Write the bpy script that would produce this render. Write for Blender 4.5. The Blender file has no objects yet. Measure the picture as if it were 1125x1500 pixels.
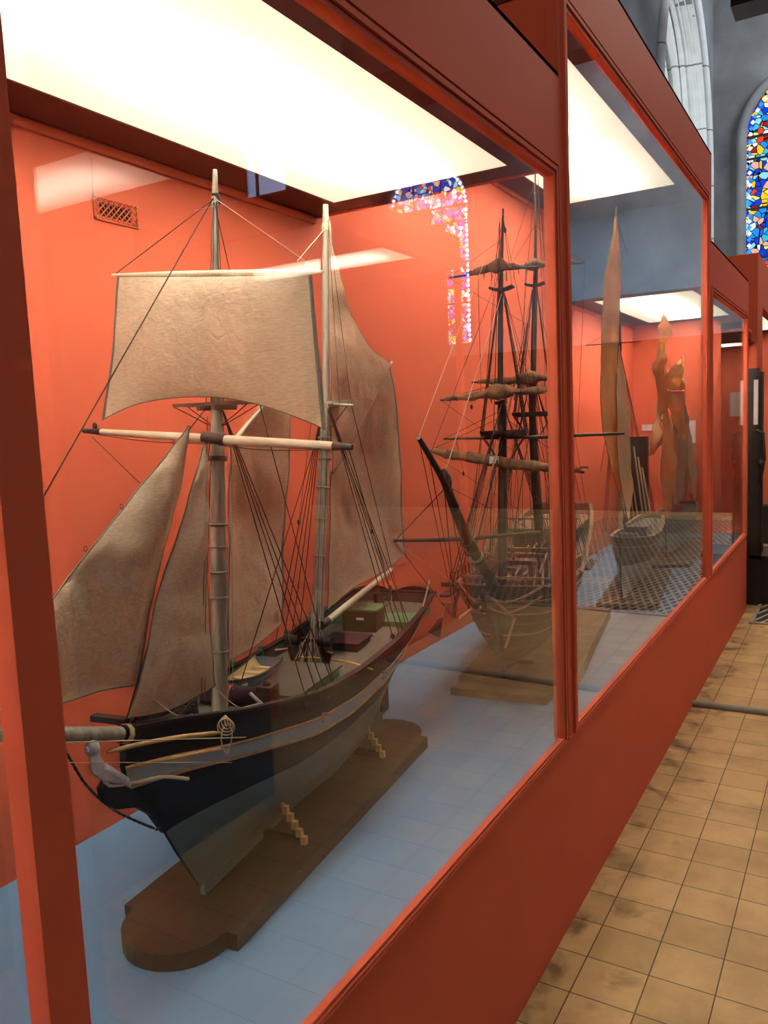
import bpy, math, random
from mathutils import Vector, Matrix, noise
random.seed(7)
sc = bpy.context.scene
COL = sc.collection
PI = math.pi
V = Vector

# ---------------------------------------------------------------- camera
FPX, YAW, PIT, ROL = 1171.3, 0.53891, 0.10993, -0.04275
CAM = V((0.758, 0.0, 1.6))
_f = V((-math.sin(YAW)*math.cos(PIT), math.cos(YAW)*math.cos(PIT), -math.sin(PIT)))
_r0 = V((math.cos(YAW), math.sin(YAW), 0)); _u0 = _r0.cross(_f)
_R = _r0*math.cos(ROL) + _u0*math.sin(ROL); _U = _u0*math.cos(ROL) - _r0*math.sin(ROL)
cd = bpy.data.cameras.new('camera'); cam = bpy.data.objects.new('camera', cd); COL.objects.link(cam)
cam.matrix_world = Matrix(((_R.x, _U.x, -_f.x, CAM.x), (_R.y, _U.y, -_f.y, CAM.y), (_R.z, _U.z, -_f.z, CAM.z), (0, 0, 0, 1)))
cd.sensor_fit = 'VERTICAL'; cd.sensor_height = 36; cd.lens = 36*FPX/1500; cd.clip_start = 0.02; cd.clip_end = 100
sc.camera = cam

def ray(px, py): return _f + _R*((px-562.5)/FPX) - _U*((py-750)/FPX)
def onZ(px, py, z): d = ray(px, py); return CAM + d*((z-CAM.z)/d.z)
def onX(px, py, x): d = ray(px, py); return CAM + d*((x-CAM.x)/d.x)
def onY(px, py, y): d = ray(px, py); return CAM + d*((y-CAM.y)/d.y)

class Frame:
    """a ship's own axes: s along the keel towards the stern, t across towards the glass, z up"""
    def __init__(self, x, y, yaw):
        self.P = V((x, y, 0)); self.yaw = math.radians(yaw)
        self.u = V((-math.sin(self.yaw), math.cos(self.yaw), 0)); self.n = V((math.cos(self.yaw), math.sin(self.yaw), 0))
    def w(self, s, t, z): return self.P + self.u*s + self.n*t + V((0, 0, z))
    def fa(self, px, py, t=0.0):      # where the sight line meets the fore-and-aft plane at offset t
        d = ray(px, py); k = ((self.P-CAM).dot(self.n)+t)/d.dot(self.n); return CAM + d*k
    def tr(self, px, py, s=0.0):      # ... the athwartships plane at station s
        d = ray(px, py); k = ((self.P-CAM).dot(self.u)+s)/d.dot(self.u); return CAM + d*k

# ---------------------------------------------------------------- materials
def mat(name, color=(.5, .5, .5), rough=.6, metal=0.0, noise_amt=0.0, nscale=20, bump=0.0, bscale=60, spec=.5, color2=None, stretch=None, sheen=0):
    m = bpy.data.materials.new(name); m.use_nodes = True; nt = m.node_tree; b = nt.nodes['Principled BSDF']
    b.inputs['Base Color'].default_value = (*color, 1); b.inputs['Roughness'].default_value = rough
    b.inputs['Metallic'].default_value = metal; b.inputs['Specular IOR Level'].default_value = spec
    tc = nt.nodes.new('ShaderNodeTexCoord'); vec = tc.outputs['Object']
    if stretch:
        mp = nt.nodes.new('ShaderNodeMapping'); mp.inputs['Scale'].default_value = stretch
        nt.links.new(vec, mp.inputs['Vector']); vec = mp.outputs['Vector']
    if noise_amt or color2:
        n = nt.nodes.new('ShaderNodeTexNoise'); n.inputs['Scale'].default_value = nscale; n.inputs['Detail'].default_value = 5
        nt.links.new(vec, n.inputs['Vector'])
        r = nt.nodes.new('ShaderNodeValToRGB'); c2 = color2 or tuple(c*(1-noise_amt) for c in color)
        r.color_ramp.elements[0].position = .35; r.color_ramp.elements[1].position = .65
        r.color_ramp.elements[0].color = (*c2, 1); r.color_ramp.elements[1].color = (*color, 1)
        nt.links.new(n.outputs['Fac'], r.inputs['Fac']); nt.links.new(r.outputs['Color'], b.inputs['Base Color'])
    if bump:
        n2 = nt.nodes.new('ShaderNodeTexNoise'); n2.inputs['Scale'].default_value = bscale; n2.inputs['Detail'].default_value = 4
        nt.links.new(vec, n2.inputs['Vector'])
        bp = nt.nodes.new('ShaderNodeBump'); bp.inputs['Strength'].default_value = bump; bp.inputs['Distance'].default_value = .004
        nt.links.new(n2.outputs['Fac'], bp.inputs['Height']); nt.links.new(bp.outputs['Normal'], b.inputs['Normal'])
    return m

def canvas(name, color, color2, trans=.25, weave=900, wr=.8):
    m = mat(name, color, .9, noise_amt=.2, nscale=9, color2=color2, spec=.06)
    nt = m.node_tree; b = nt.nodes['Principled BSDF']; out = nt.nodes['Material Output']
    tc = nt.nodes.new('ShaderNodeTexCoord')
    n1 = nt.nodes.new('ShaderNodeTexNoise'); n1.inputs['Scale'].default_value = 34; n1.inputs['Detail'].default_value = 6; n1.inputs['Distortion'].default_value = 1.2
    n2 = nt.nodes.new('ShaderNodeTexNoise'); n2.inputs['Scale'].default_value = weave; n2.inputs['Detail'].default_value = 1
    ad = nt.nodes.new('ShaderNodeMath'); ad.operation = 'MULTIPLY_ADD'; ad.inputs[1].default_value = .12
    nt.links.new(tc.outputs['Object'], n1.inputs['Vector']); nt.links.new(tc.outputs['Object'], n2.inputs['Vector'])
    nt.links.new(n2.outputs['Fac'], ad.inputs[0]); nt.links.new(n1.outputs['Fac'], ad.inputs[2])
    bp = nt.nodes.new('ShaderNodeBump'); bp.inputs['Strength'].default_value = wr; bp.inputs['Distance'].default_value = .006
    nt.links.new(ad.outputs[0], bp.inputs['Height']); nt.links.new(bp.outputs['Normal'], b.inputs['Normal'])
    mp = nt.nodes.new('ShaderNodeMapping'); mp.inputs['Scale'].default_value = (70, 70, 420); nt.links.new(tc.outputs['Object'], mp.inputs[0])
    n3 = nt.nodes.new('ShaderNodeTexNoise'); n3.inputs['Scale'].default_value = 1; n3.inputs['Detail'].default_value = 3; nt.links.new(mp.outputs[0], n3.inputs['Vector'])
    mr = nt.nodes.new('ShaderNodeMapRange'); mr.inputs[1].default_value = .3; mr.inputs[2].default_value = .7; mr.inputs[3].default_value = .74; mr.inputs[4].default_value = 1.12; nt.links.new(n3.outputs['Fac'], mr.inputs[0])
    src = b.inputs['Base Color'].links[0].from_socket; mm = nt.nodes.new('ShaderNodeMix'); mm.data_type = 'RGBA'; mm.blend_type = 'MULTIPLY'; mm.inputs[0].default_value = 1
    nt.links.new(src, mm.inputs[6]); nt.links.new(mr.outputs[0], mm.inputs[7]); nt.links.new(mm.outputs[2], b.inputs['Base Color'])
    tr = nt.nodes.new('ShaderNodeBsdfTranslucent'); tr.inputs['Color'].default_value = (color[0]*.9, color[1]*.8, color[2]*.65, 1)
    mx = nt.nodes.new('ShaderNodeMixShader'); mx.inputs[0].default_value = trans
    nt.links.new(b.outputs[0], mx.inputs[1]); nt.links.new(tr.outputs[0], mx.inputs[2]); nt.links.new(mx.outputs[0], out.inputs['Surface'])
    return m

def emit(name, color, s):
    m = bpy.data.materials.new(name); m.use_nodes = True; nt = m.node_tree; nt.nodes.clear()
    e = nt.nodes.new('ShaderNodeEmission'); e.inputs[0].default_value = (*color, 1); e.inputs[1].default_value = s
    o = nt.nodes.new('ShaderNodeOutputMaterial'); nt.links.new(e.outputs[0], o.inputs[0]); return m

def glass_mat(name, tint=(.985, .99, .985)):
    m = bpy.data.materials.new(name); m.use_nodes = True; nt = m.node_tree; nt.nodes.clear(); L = nt.links.new
    g = nt.nodes.new('ShaderNodeNewGeometry'); ior = nt.nodes.new('ShaderNodeMix'); ior.inputs[2].default_value = 1.38; ior.inputs[3].default_value = 1/1.38
    L(g.outputs['Backfacing'], ior.inputs[0])
    fr = nt.nodes.new('ShaderNodeFresnel'); L(ior.outputs[0], fr.inputs['IOR'])
    t = nt.nodes.new('ShaderNodeBsdfTransparent'); t.inputs[0].default_value = (*tint, 1)
    gl = nt.nodes.new('ShaderNodeBsdfGlossy'); gl.inputs['Roughness'].default_value = 0; gl.inputs['Color'].default_value = (1, 1, 1, 1)
    mx = nt.nodes.new('ShaderNodeMixShader'); o = nt.nodes.new('ShaderNodeOutputMaterial')
    L(fr.outputs[0], mx.inputs[0]); L(t.outputs[0], mx.inputs[1]); L(gl.outputs[0], mx.inputs[2]); L(mx.outputs[0], o.inputs[0]); return m

def diffuser_mat():
    m = bpy.data.materials.new('opal_diffuser'); m.use_nodes = True; nt = m.node_tree; nt.nodes.clear(); L = nt.links.new
    t = nt.nodes.new('ShaderNodeBsdfTranslucent'); t.inputs[0].default_value = (.95, .93, .9, 1)
    e = nt.nodes.new('ShaderNodeEmission'); e.inputs[0].default_value = (1, .80, .56, 1); e.inputs[1].default_value = .62
    a = nt.nodes.new('ShaderNodeAddShader'); o = nt.nodes.new('ShaderNodeOutputMaterial')
    L(t.outputs[0], a.inputs[0]); L(e.outputs[0], a.inputs[1]); L(a.outputs[0], o.inputs[0]); return m

RED = (.60, .130, .070)
M = dict(
    red=mat('coral_red_paint', RED, .62, noise_amt=.04, nscale=3, bump=.03, bscale=200, spec=.06),
    blue=mat('blue_painted_board', (.088, .182, .32), .45, noise_amt=.05, nscale=4, spec=.4),
    soffit=mat('dark_soffit_paint', (.10, .022, .024), .5, spec=.3),
    valance=mat('blue_valance_paint', (.06, .16, .34), .6, noise_amt=.2, nscale=2),
    white=mat('white_box_lining', (.06, .06, .055), .8),
    glass=glass_mat('case_glass'), diff=diffuser_mat(),
    stone=mat('grey_church_plaster', (.29, .285, .28), .95, noise_amt=.35, nscale=1.5, bump=.5, bscale=14),
    stone_w=mat('pale_dressed_stone', (.72, .72, .68), .85, noise_amt=.12, nscale=5, bump=.2, bscale=30),
    beam=mat('dark_oak_beam', (.035, .014, .010), .8, noise_amt=.4, nscale=6, stretch=(1, 8, 1)),
    card=mat('white_card', (.75, .75, .78), .7),
    sail=canvas('aged_sailcloth', (.70, .60, .46), (.60, .50, .37), .32),
    sail2=canvas('aged_sailcloth_brown', (.72, .53, .39), (.62, .45, .32), .36),
    hem=mat('grey_hem_tape', (.20, .18, .15), .9, noise_amt=.3, nscale=300),
    mast=mat('bleached_mast_wood', (.33, .31, .25), .6, color2=(.20, .185, .15), nscale=14, stretch=(6, 6, .6)),
    spar=mat('pale_spar_wood', (.60, .52, .38), .5, noise_amt=.2, nscale=20),
    dspar=mat('dark_spar_wood', (.05, .035, .028), .6, noise_amt=.4, nscale=30),
    rope=mat('tarred_rope', (.045, .022, .014), .9), ropel=mat('hemp_rope', (.42, .33, .22), .9), ropew=mat('pale_line', (.55, .42, .33), .9),
    navy=mat('navy_hull_paint', (.009, .010, .020), .5, noise_amt=.3, nscale=9, spec=.2),
    band=mat('pale_blue_band_paint', (.30, .36, .42), .5, noise_amt=.12, nscale=12),
    bottom=mat('grey_green_bottom_paint', (.10, .14, .125), .6, noise_amt=.15, nscale=10),
    gold=mat('ochre_moulding', (.42, .26, .10), .5, noise_amt=.3, nscale=40),
    deck=mat('worn_deck_planks', (.115, .105, .080), .7, color2=(.08, .073, .056), nscale=10, stretch=(14, 1, 1)),
    cap=mat('brown_rail_paint', (.030, .025, .027), .7, spec=.08), bul=mat('dark_green_paint', (.018, .035, .030), .5),
    green=mat('sage_green_paint', (.055, .17, .075), .5, noise_amt=.15, nscale=12), dgreen=mat('bottle_green_paint', (.006, .065, .038), .5, spec=.1),
    hatch=mat('plum_hatch_paint', (.040, .027, .036), .6, spec=.1, noise_amt=.2, nscale=15),
    tarp=mat('brown_hatch_cover', (.085, .068, .052), .75, noise_amt=.2, nscale=7, bump=.3, bscale=12),
    brown=mat('dark_brown_wood', (.05, .022, .014), .5, noise_amt=.3, nscale=20),
    cradle=mat('cradle_board_wood', (.034, .017, .010), .6, color2=(.022, .011, .006), nscale=8, stretch=(10, 1, 10)),
    cradle2=mat('varnished_plinth_wood', (.085, .048, .020), .55, color2=(.06, .034, .013), nscale=8, stretch=(1, 8, 1)),
    block=mat('light_chock_wood', (.55, .38, .18), .6, noise_amt=.2, nscale=40),
    fig=mat('painted_figurehead', (.50, .52, .55), .5, noise_amt=.25, nscale=60, bump=.3, bscale=120),
    black=mat('black_iron', (.012, .012, .012), .45), brass=mat('yellowed_brass', (.75, .50, .12), .35, .6),
    cream=mat('cream_boat_paint', (.52, .42, .22), .5), slate=mat('slate_blue_paint', (.10, .13, .19), .5),
    redstripe=mat('red_pawl_paint', (.38, .05, .03), .5),
    hull2=mat('weathered_hull_planks', (.055, .036, .023), .7, color2=(.03, .02, .014), nscale=12, stretch=(1, 1, 14), bump=.4, bscale=30),
    hull2d=mat('blackened_hull_planks', (.03, .022, .02), .6, noise_amt=.3, nscale=20),
    mast2=mat('blackened_mast', (.045, .024, .016), .6, color2=(.02, .012, .01), nscale=30),
    furl=mat('furled_brown_canvas', (.26, .145, .075), .95, color2=(.13, .07, .035), nscale=30, bump=.9, bscale=55),
    red2=mat('oxide_red_paint', (.20, .04, .025), .6, noise_amt=.3, nscale=20),
    tan2=mat('tan_rail_wood', (.28, .145, .08), .6, noise_amt=.2, nscale=20),
    sail3=canvas('tan_patterned_sailcloth', (1.0, .78, .46), (.72, .48, .25), .45), sail3w=canvas('cream_sailcloth', (1.0, .93, .72), (.95, .82, .58), .45),
    sail4=canvas('ochre_sailcloth', (1.0, .70, .38), (.88, .56, .28), .45),
    hull3=mat('grey_blue_hull_paint', (.22, .27, .30), .5, noise_amt=.2, nscale=12),
    blackwood=mat('black_stained_wood', (.014, .010, .009), .6, noise_amt=.4, nscale=10),
    dscreen=mat('dark_red_screen', (.09, .022, .018), .8),
    ctree=mat('brown_crosstree_wood', (.16, .10, .065), .6, noise_amt=.3, nscale=30),
    hose=mat('grey_cable_cover', (.22, .23, .22), .6), yellow=mat('yellow_vinyl', (.62, .52, .03), .6),
    iron=mat('worn_iron_grating', (.42, .34, .24), .5, .2, noise_amt=.3, nscale=8),
    pit=mat('dark_duct_floor', (.006, .005, .004), .9),
)
_m = M['stone_w']; _nt = _m.node_tree; _b = _nt.nodes['Principled BSDF']; _tc = _nt.nodes.new('ShaderNodeTexCoord'); _s = _nt.nodes.new('ShaderNodeSeparateXYZ'); _nt.links.new(_tc.outputs['Object'], _s.inputs[0])
_k = _nt.nodes.new('ShaderNodeMath'); _k.operation = 'MODULO'; _k.inputs[1].default_value = .95; _nt.links.new(_s.outputs['Z'], _k.inputs[0])
_l = _nt.nodes.new('ShaderNodeMath'); _l.operation = 'LESS_THAN'; _l.inputs[1].default_value = .022; _nt.links.new(_k.outputs[0], _l.inputs[0])
_x = _nt.nodes.new('ShaderNodeMix'); _x.data_type = 'RGBA'; _x.inputs[7].default_value = (.22, .20, .17, 1); _nt.links.new(_l.outputs[0], _x.inputs[0])
_nt.links.new(_b.inputs['Base Color'].links[0].from_socket, _x.inputs[6]); _nt.links.new(_x.outputs[2], _b.inputs['Base Color'])   # mortar joints between the blocks

def tile_mat():
    m = bpy.data.materials.new('terracotta_tiles'); m.use_nodes = True; nt = m.node_tree; b = nt.nodes['Principled BSDF']; L = nt.links.new
    tc = nt.nodes.new('ShaderNodeTexCoord'); mp = nt.nodes.new('ShaderNodeMapping'); mp.inputs['Location'].default_value = (-.09, .0, 0)
    L(tc.outputs['Object'], mp.inputs['Vector'])
    def brick(mort, c1, c2, cm):
        t = nt.nodes.new('ShaderNodeTexBrick'); t.offset = 0; t.squash = 1
        t.inputs['Scale'].default_value = 1; t.inputs['Mortar Size'].default_value = mort; t.inputs['Mortar Smooth'].default_value = .4
        t.inputs['Brick Width'].default_value = .178; t.inputs['Row Height'].default_value = .168; t.inputs['Bias'].default_value = 0
        t.inputs['Color1'].default_value = (*c1, 1); t.inputs['Color2'].default_value = (*c2, 1); t.inputs['Mortar'].default_value = (*cm, 1)
        L(mp.outputs[0], t.inputs['Vector']); return t
    t = brick(.0022, (.52, .355, .15), (.42, .28, .11), (.07, .042, .022))
    n = nt.nodes.new('ShaderNodeTexNoise'); n.inputs['Scale'].default_value = 3.2; n.inputs['Detail'].default_value = 8; n.inputs['Roughness'].default_value = .65
    L(tc.outputs['Object'], n.inputs['Vector'])
    r = nt.nodes.new('ShaderNodeValToRGB'); r.color_ramp.elements[0].position = .34; r.color_ramp.elements[0].color = (.66, .61, .58, 1); r.color_ramp.elements[1].position = .56; r.color_ramp.elements[1].color = (1, 1, 1, 1)
    L(n.outputs['Fac'], r.inputs[0])
    mx = nt.nodes.new('ShaderNodeMix'); mx.data_type = 'RGBA'; mx.blend_type = 'MULTIPLY'; mx.inputs[0].default_value = .8
    L(t.outputs['Color'], mx.inputs[6]); L(r.outputs['Color'], mx.inputs[7])
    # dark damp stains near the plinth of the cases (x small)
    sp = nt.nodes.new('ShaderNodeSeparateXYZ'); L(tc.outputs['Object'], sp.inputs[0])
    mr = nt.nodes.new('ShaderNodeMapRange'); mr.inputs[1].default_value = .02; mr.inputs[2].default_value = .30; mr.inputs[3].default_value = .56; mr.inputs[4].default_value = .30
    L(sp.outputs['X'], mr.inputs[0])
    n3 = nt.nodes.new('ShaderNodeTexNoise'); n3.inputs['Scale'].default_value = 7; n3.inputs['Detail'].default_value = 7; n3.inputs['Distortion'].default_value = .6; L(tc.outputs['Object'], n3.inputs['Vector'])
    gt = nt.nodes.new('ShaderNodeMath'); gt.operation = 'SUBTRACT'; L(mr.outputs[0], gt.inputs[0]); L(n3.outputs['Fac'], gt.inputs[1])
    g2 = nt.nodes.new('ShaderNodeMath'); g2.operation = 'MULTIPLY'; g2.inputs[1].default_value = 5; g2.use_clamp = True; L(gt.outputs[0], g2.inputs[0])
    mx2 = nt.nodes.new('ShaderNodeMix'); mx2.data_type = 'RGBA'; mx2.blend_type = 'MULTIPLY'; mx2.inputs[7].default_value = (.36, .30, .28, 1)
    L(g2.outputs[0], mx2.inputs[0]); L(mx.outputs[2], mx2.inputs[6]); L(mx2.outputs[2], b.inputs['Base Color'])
    b.inputs['Roughness'].default_value = .5; b.inputs['Specular IOR Level'].default_value = .35
    bp = nt.nodes.new('ShaderNodeBump'); bp.inputs['Strength'].default_value = .5; bp.inputs['Distance'].default_value = .003
    ad = nt.nodes.new('ShaderNodeMath'); ad.operation = 'MULTIPLY_ADD'; ad.inputs[1].default_value = -1.0; L(t.outputs['Fac'], ad.inputs[0]); L(n.outputs['Fac'], ad.inputs[2])
    L(ad.outputs[0], bp.inputs['Height']); L(bp.outputs[0], b.inputs['Normal'])
    return m

def stained_mat(name, strength, seed):
    m = bpy.data.materials.new(name); m.use_nodes = True; nt = m.node_tree; nt.nodes.clear(); L = nt.links.new
    tc = nt.nodes.new('ShaderNodeTexCoord'); mp = nt.nodes.new('ShaderNodeMapping'); mp.inputs['Location'].default_value = (seed, 0, seed); L(tc.outputs['Object'], mp.inputs[0])
    def vor(feature, scale):
        v = nt.nodes.new('ShaderNodeTexVoronoi'); v.feature = feature; v.inputs['Scale'].default_value = scale; v.inputs['Randomness'].default_value = 1; L(mp.outputs[0], v.inputs['Vector']); return v
    v = vor('F1', 9.5); e = vor('DISTANCE_TO_EDGE', 9.5)
    sp = nt.nodes.new('ShaderNodeSeparateColor'); L(v.outputs['Color'], sp.inputs[0])
    r = nt.nodes.new('ShaderNodeValToRGB'); cr = r.color_ramp; cr.interpolation = 'CONSTANT'
    cols = [(0, (.01, .05, .55)), (.17, (.02, .25, .75)), (.3, (.25, .65, .85)), (.4, (.75, .85, .9)), (.5, (.02, .12, .6)), (.56, (.9, .55, .03)), (.63, (.70, .06, .03)), (.69, (.30, .02, .02)), (.75, (.05, .45, .65)), (.83, (.95, .75, .15)), (.9, (.75, .4, .3)), (.96, (.02, .1, .5))]
    cr.elements[0].color = (*cols[0][1], 1); cr.elements[1].position = cols[1][0]; cr.elements[1].color = (*cols[1][1], 1)
    for p, c in cols[2:]:
        el = cr.elements.new(p); el.color = (*c, 1)
    L(sp.outputs[0], r.inputs[0])
    lt = nt.nodes.new('ShaderNodeMath'); lt.operation = 'GREATER_THAN'; lt.inputs[1].default_value = .05; L(e.outputs['Distance'], lt.inputs[0])
    mx = nt.nodes.new('ShaderNodeMix'); mx.data_type = 'RGBA'; mx.inputs[6].default_value = (.005, .005, .01, 1); L(lt.outputs[0], mx.inputs[0]); L(r.outputs[0], mx.inputs[7])
    em = nt.nodes.new('ShaderNodeEmission'); em.inputs[1].default_value = strength; L(mx.outputs[2], em.inputs[0])
    o = nt.nodes.new('ShaderNodeOutputMaterial'); L(em.outputs[0], o.inputs[0]); return m

# ---------------------------------------------------------------- mesh helpers
class MB:
    def __init__(s): s.v = []; s.f = []; s.m = []; s.sm = []
    def add(s, vs, fs, mi=0, smooth=False):
        o = len(s.v); s.v += [V(p) for p in vs]
        for f in fs: s.f.append([i+o for i in f]); s.m.append(mi); s.sm.append(smooth)
        return s
    def hexa(s, c, mi=0):           # 8 corners: bottom ring then top ring
        return s.add(c, [(3, 2, 1, 0), (4, 5, 6, 7), (0, 1, 5, 4), (1, 2, 6, 5), (2, 3, 7, 6), (3, 0, 4, 7)], mi)
    def box(s, x0, x1, y0, y1, z0, z1, mi=0):
        x0, x1 = sorted((x0, x1)); y0, y1 = sorted((y0, y1)); z0, z1 = sorted((z0, z1))
        return s.hexa([(x0, y0, z0), (x1, y0, z0), (x1, y1, z0), (x0, y1, z0), (x0, y0, z1), (x1, y0, z1), (x1, y1, z1), (x0, y1, z1)], mi)
    def fbox(s, F, s0, s1, t0, t1, z0, z1, mi=0):
        return s.hexa([F.w(*p) for p in ((s0, t0, z0), (s0, t1, z0), (s1, t1, z0), (s1, t0, z0), (s0, t0, z1), (s0, t1, z1), (s1, t1, z1), (s1, t0, z1))], mi)
    def tube(s, pts, r, n=8, mi=0, cap=True):
        pts = [V(p) for p in pts]; k = len(pts)
        if not isinstance(r, (list, tuple)): r = [r]*k
        up = None; rings = []
        for i, p in enumerate(pts):
            d = (pts[min(i+1, k-1)]-pts[max(i-1, 0)])
            if d.length < 1e-9: d = V((0, 0, 1))
            d.normalize()
            if up is None:
                a = V((0, 0, 1)) if abs(d.z) < .9 else V((1, 0, 0)); up = d.cross(a).normalized()
            else:
                up = (up - d*up.dot(d)); up = up.normalized() if up.length > 1e-6 else d.orthogonal().normalized()
            w = d.cross(up)
            rings.append([p + (up*math.cos(2*PI*j/n) + w*math.sin(2*PI*j/n))*r[i] for j in range(n)])
        vs = [q for R in rings for q in R]
        fs = [(i*n+j, i*n+(j+1) % n, (i+1)*n+(j+1) % n, (i+1)*n+j) for i in range(k-1) for j in range(n)]
        s.add(vs, fs, mi, True)
        if cap: s.add(rings[0], [tuple(range(n))[::-1]], mi); s.add(rings[-1], [tuple(range(n))], mi)
        return s
    def grid(s, P, mi=0, smooth=True, closed=False):
        a = len(P); b = len(P[0])
        vs = [q for R in P for q in R]
        fs = [(i*b+j, i*b+(j+1) % b, (i+1)*b+(j+1) % b, (i+1)*b+j) for i in range(a-1) for j in range(b if closed else b-1)]
        return s.add(vs, fs, mi, smooth)
    def ball(s, c, r, sx=1, sy=1, sz=1, n=8, mi=0):
        P = [[V(c)+V((r*sx*math.sin(PI*i/n)*math.cos(2*PI*j/(n*2)), r*sy*math.sin(PI*i/n)*math.sin(2*PI*j/(n*2)), r*sz*math.cos(PI*i/n))) for j in range(n*2)] for i in range(n+1)]
        return s.grid(P, mi, True, True)
    def ring(s, c, ax, R, r, n=16, m=6, mi=0):
        ax = V(ax).normalized(); a = ax.orthogonal().normalized(); b = ax.cross(a)
        pts = [V(c)+(a*math.cos(2*PI*i/n)+b*math.sin(2*PI*i/n))*R for i in range(n+1)]
        return s.tube(pts, r, m, mi, False)

def obj(name, mb, mats, parent=None, root=None, kind=None, label=None):
    me = bpy.data.meshes.new(name)
    T = Matrix.Identity(4)
    p = parent
    while p is not None:
        T = p.matrix_basis @ T; p = p.parent
    Ti = T.inverted()
    me.from_pydata([Ti @ v for v in mb.v], [], mb.f)
    if not isinstance(mats, (list, tuple)): mats = [mats]
    for m in mats: me.materials.append(M[m] if isinstance(m, str) else m)
    for p_, mi, sm in zip(me.polygons, mb.m, mb.sm): p_.material_index = mi; p_.use_smooth = sm
    me.validate(); me.update()
    o = bpy.data.objects.new(name, me); COL.objects.link(o)
    if parent is not None: o.parent = parent
    if kind: o['kind'] = kind
    if label: o['label'] = label
    return o
def tag(o, label, cat, group=None, kind=None):
    o['label'] = label; o['category'] = cat
    if group: o['group'] = group
    if kind: o['kind'] = kind
    return o
def thing(name, label, cat, loc=(0, 0, 0), rz=0, group=None):
    o = bpy.data.objects.new(name, None); COL.objects.link(o); o.location = loc; o.rotation_euler = (0, 0, rz)
    o.matrix_basis = Matrix.Translation(loc) @ Matrix.Rotation(rz, 4, 'Z'); o.empty_display_size = .1
    return tag(o, label, cat, group)
def struct(name, mb, m, parent=None): return obj(name, mb, m, parent, kind=None if parent else 'structure')

def spline(pts, n):
    pts = [V(p) for p in pts]
    if len(pts) == 2: return [pts[0].lerp(pts[1], i/(n-1)) for i in range(n)]
    cum = [0]
    for a, b in zip(pts, pts[1:]): cum.append(cum[-1]+max((b-a).length, 1e-6))
    out = []
    for i in range(n):
        d = cum[-1]*i/(n-1); k = 0
        while k < len(pts)-2 and cum[k+1] < d: k += 1
        t = (d-cum[k])/(cum[k+1]-cum[k]); t = min(max(t, 0), 1)
        p0 = pts[max(k-1, 0)]; p1 = pts[k]; p2 = pts[k+1]; p3 = pts[min(k+2, len(pts)-1)]
        out.append(.5*((2*p1)+(p2-p0)*t+(2*p0-5*p1+4*p2-p3)*t*t+(3*p1-p0-3*p2+p3)*t**3))
    return out
def lerp(a, b, t): return a+(b-a)*t
def interp(tab, x):
    if x <= tab[0][0]: return tab[0][1]
    for (x0, y0), (x1, y1) in zip(tab, tab[1:]):
        if x <= x1: return lerp(y0, y1, (x-x0)/(x1-x0))
    return tab[-1][1]

def sail(name, parent, m, top, bot, left, right, nrm, belly=.03, wr=.006, N=34, th=.0012, hem=True, seed=0, hemw=.03, hem_sides='lr'):
    """a Coons patch between four edge curves, bellied, wrinkled and given thickness"""
    A = spline(top, N); B = spline(bot, N); Lf = spline(left, N); Rt = spline(right, N); nrm = V(nrm).normalized()
    def pt(i, j, off=0, inner=False):
        u = i/(N-1); v = j/(N-1)
        iu = min(int(u*(N-1)+1e-6), N-1); jv = min(int(v*(N-1)+1e-6), N-1)
        c = A[iu]*(1-v)+B[iu]*v+Lf[jv]*(1-u)+Rt[jv]*u-(A[0]*(1-u)*(1-v)+A[-1]*u*(1-v)+B[0]*(1-u)*v+B[-1]*u*v)
        q = V((c.x*3+seed, c.y*3, c.z*3))
        w = noise.noise(q*2.2)*wr*2.2 + noise.noise(q*7+V((5, 1, 2)))*wr + noise.noise(V((c.x*30, c.y*30, c.z*7+seed)))*wr*.35
        ed = min(u, 1-u, v, 1-v)*6; ed = min(ed, 1)
        return c + nrm*(belly*math.sin(PI*u)*math.sin(PI*min(v*1.0, 1)) + w*(.35+.65*ed) + off)
    mb = MB()
    F_ = [[pt(i, j, th/2) for i in range(N)] for j in range(N)]; K = [[pt(i, j, -th/2) for i in range(N)] for j in range(N)]
    mb.grid(F_); mb.grid([r[::-1] for r in K])
    rim = lambda G: [G[0][i] for i in range(N)]+[G[j][-1] for j in range(1, N)]+[G[-1][i] for i in range(N-2, -1, -1)]+[G[j][0] for j in range(N-2, 0, -1)]
    a = rim(F_); b = rim(K); mb.grid([a+[a[0]], b+[b[0]]])
    o = obj(name, mb, m, parent)
    if hem:
        hb = MB(); c = rim([[pt(i, j) for i in range(N)] for j in range(N)]); hb.tube(c+[c[0]], .0016, 5, 0, False)
        obj('bolt_rope', hb, 'hem', o)
        if hem_sides:
            w = 2
            for side_ in hem_sides:
                cols = range(N-w, N) if side_ == 'r' else range(0, w)
                h2 = MB(); h2.grid([[pt(i, j, th/2+.0006) for i in cols]+[pt(i, j, -th/2-.0006) for i in reversed(cols)] for j in range(N)], 0, True, True)
                obj('hem', h2, 'hem', o)
    return o

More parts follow.
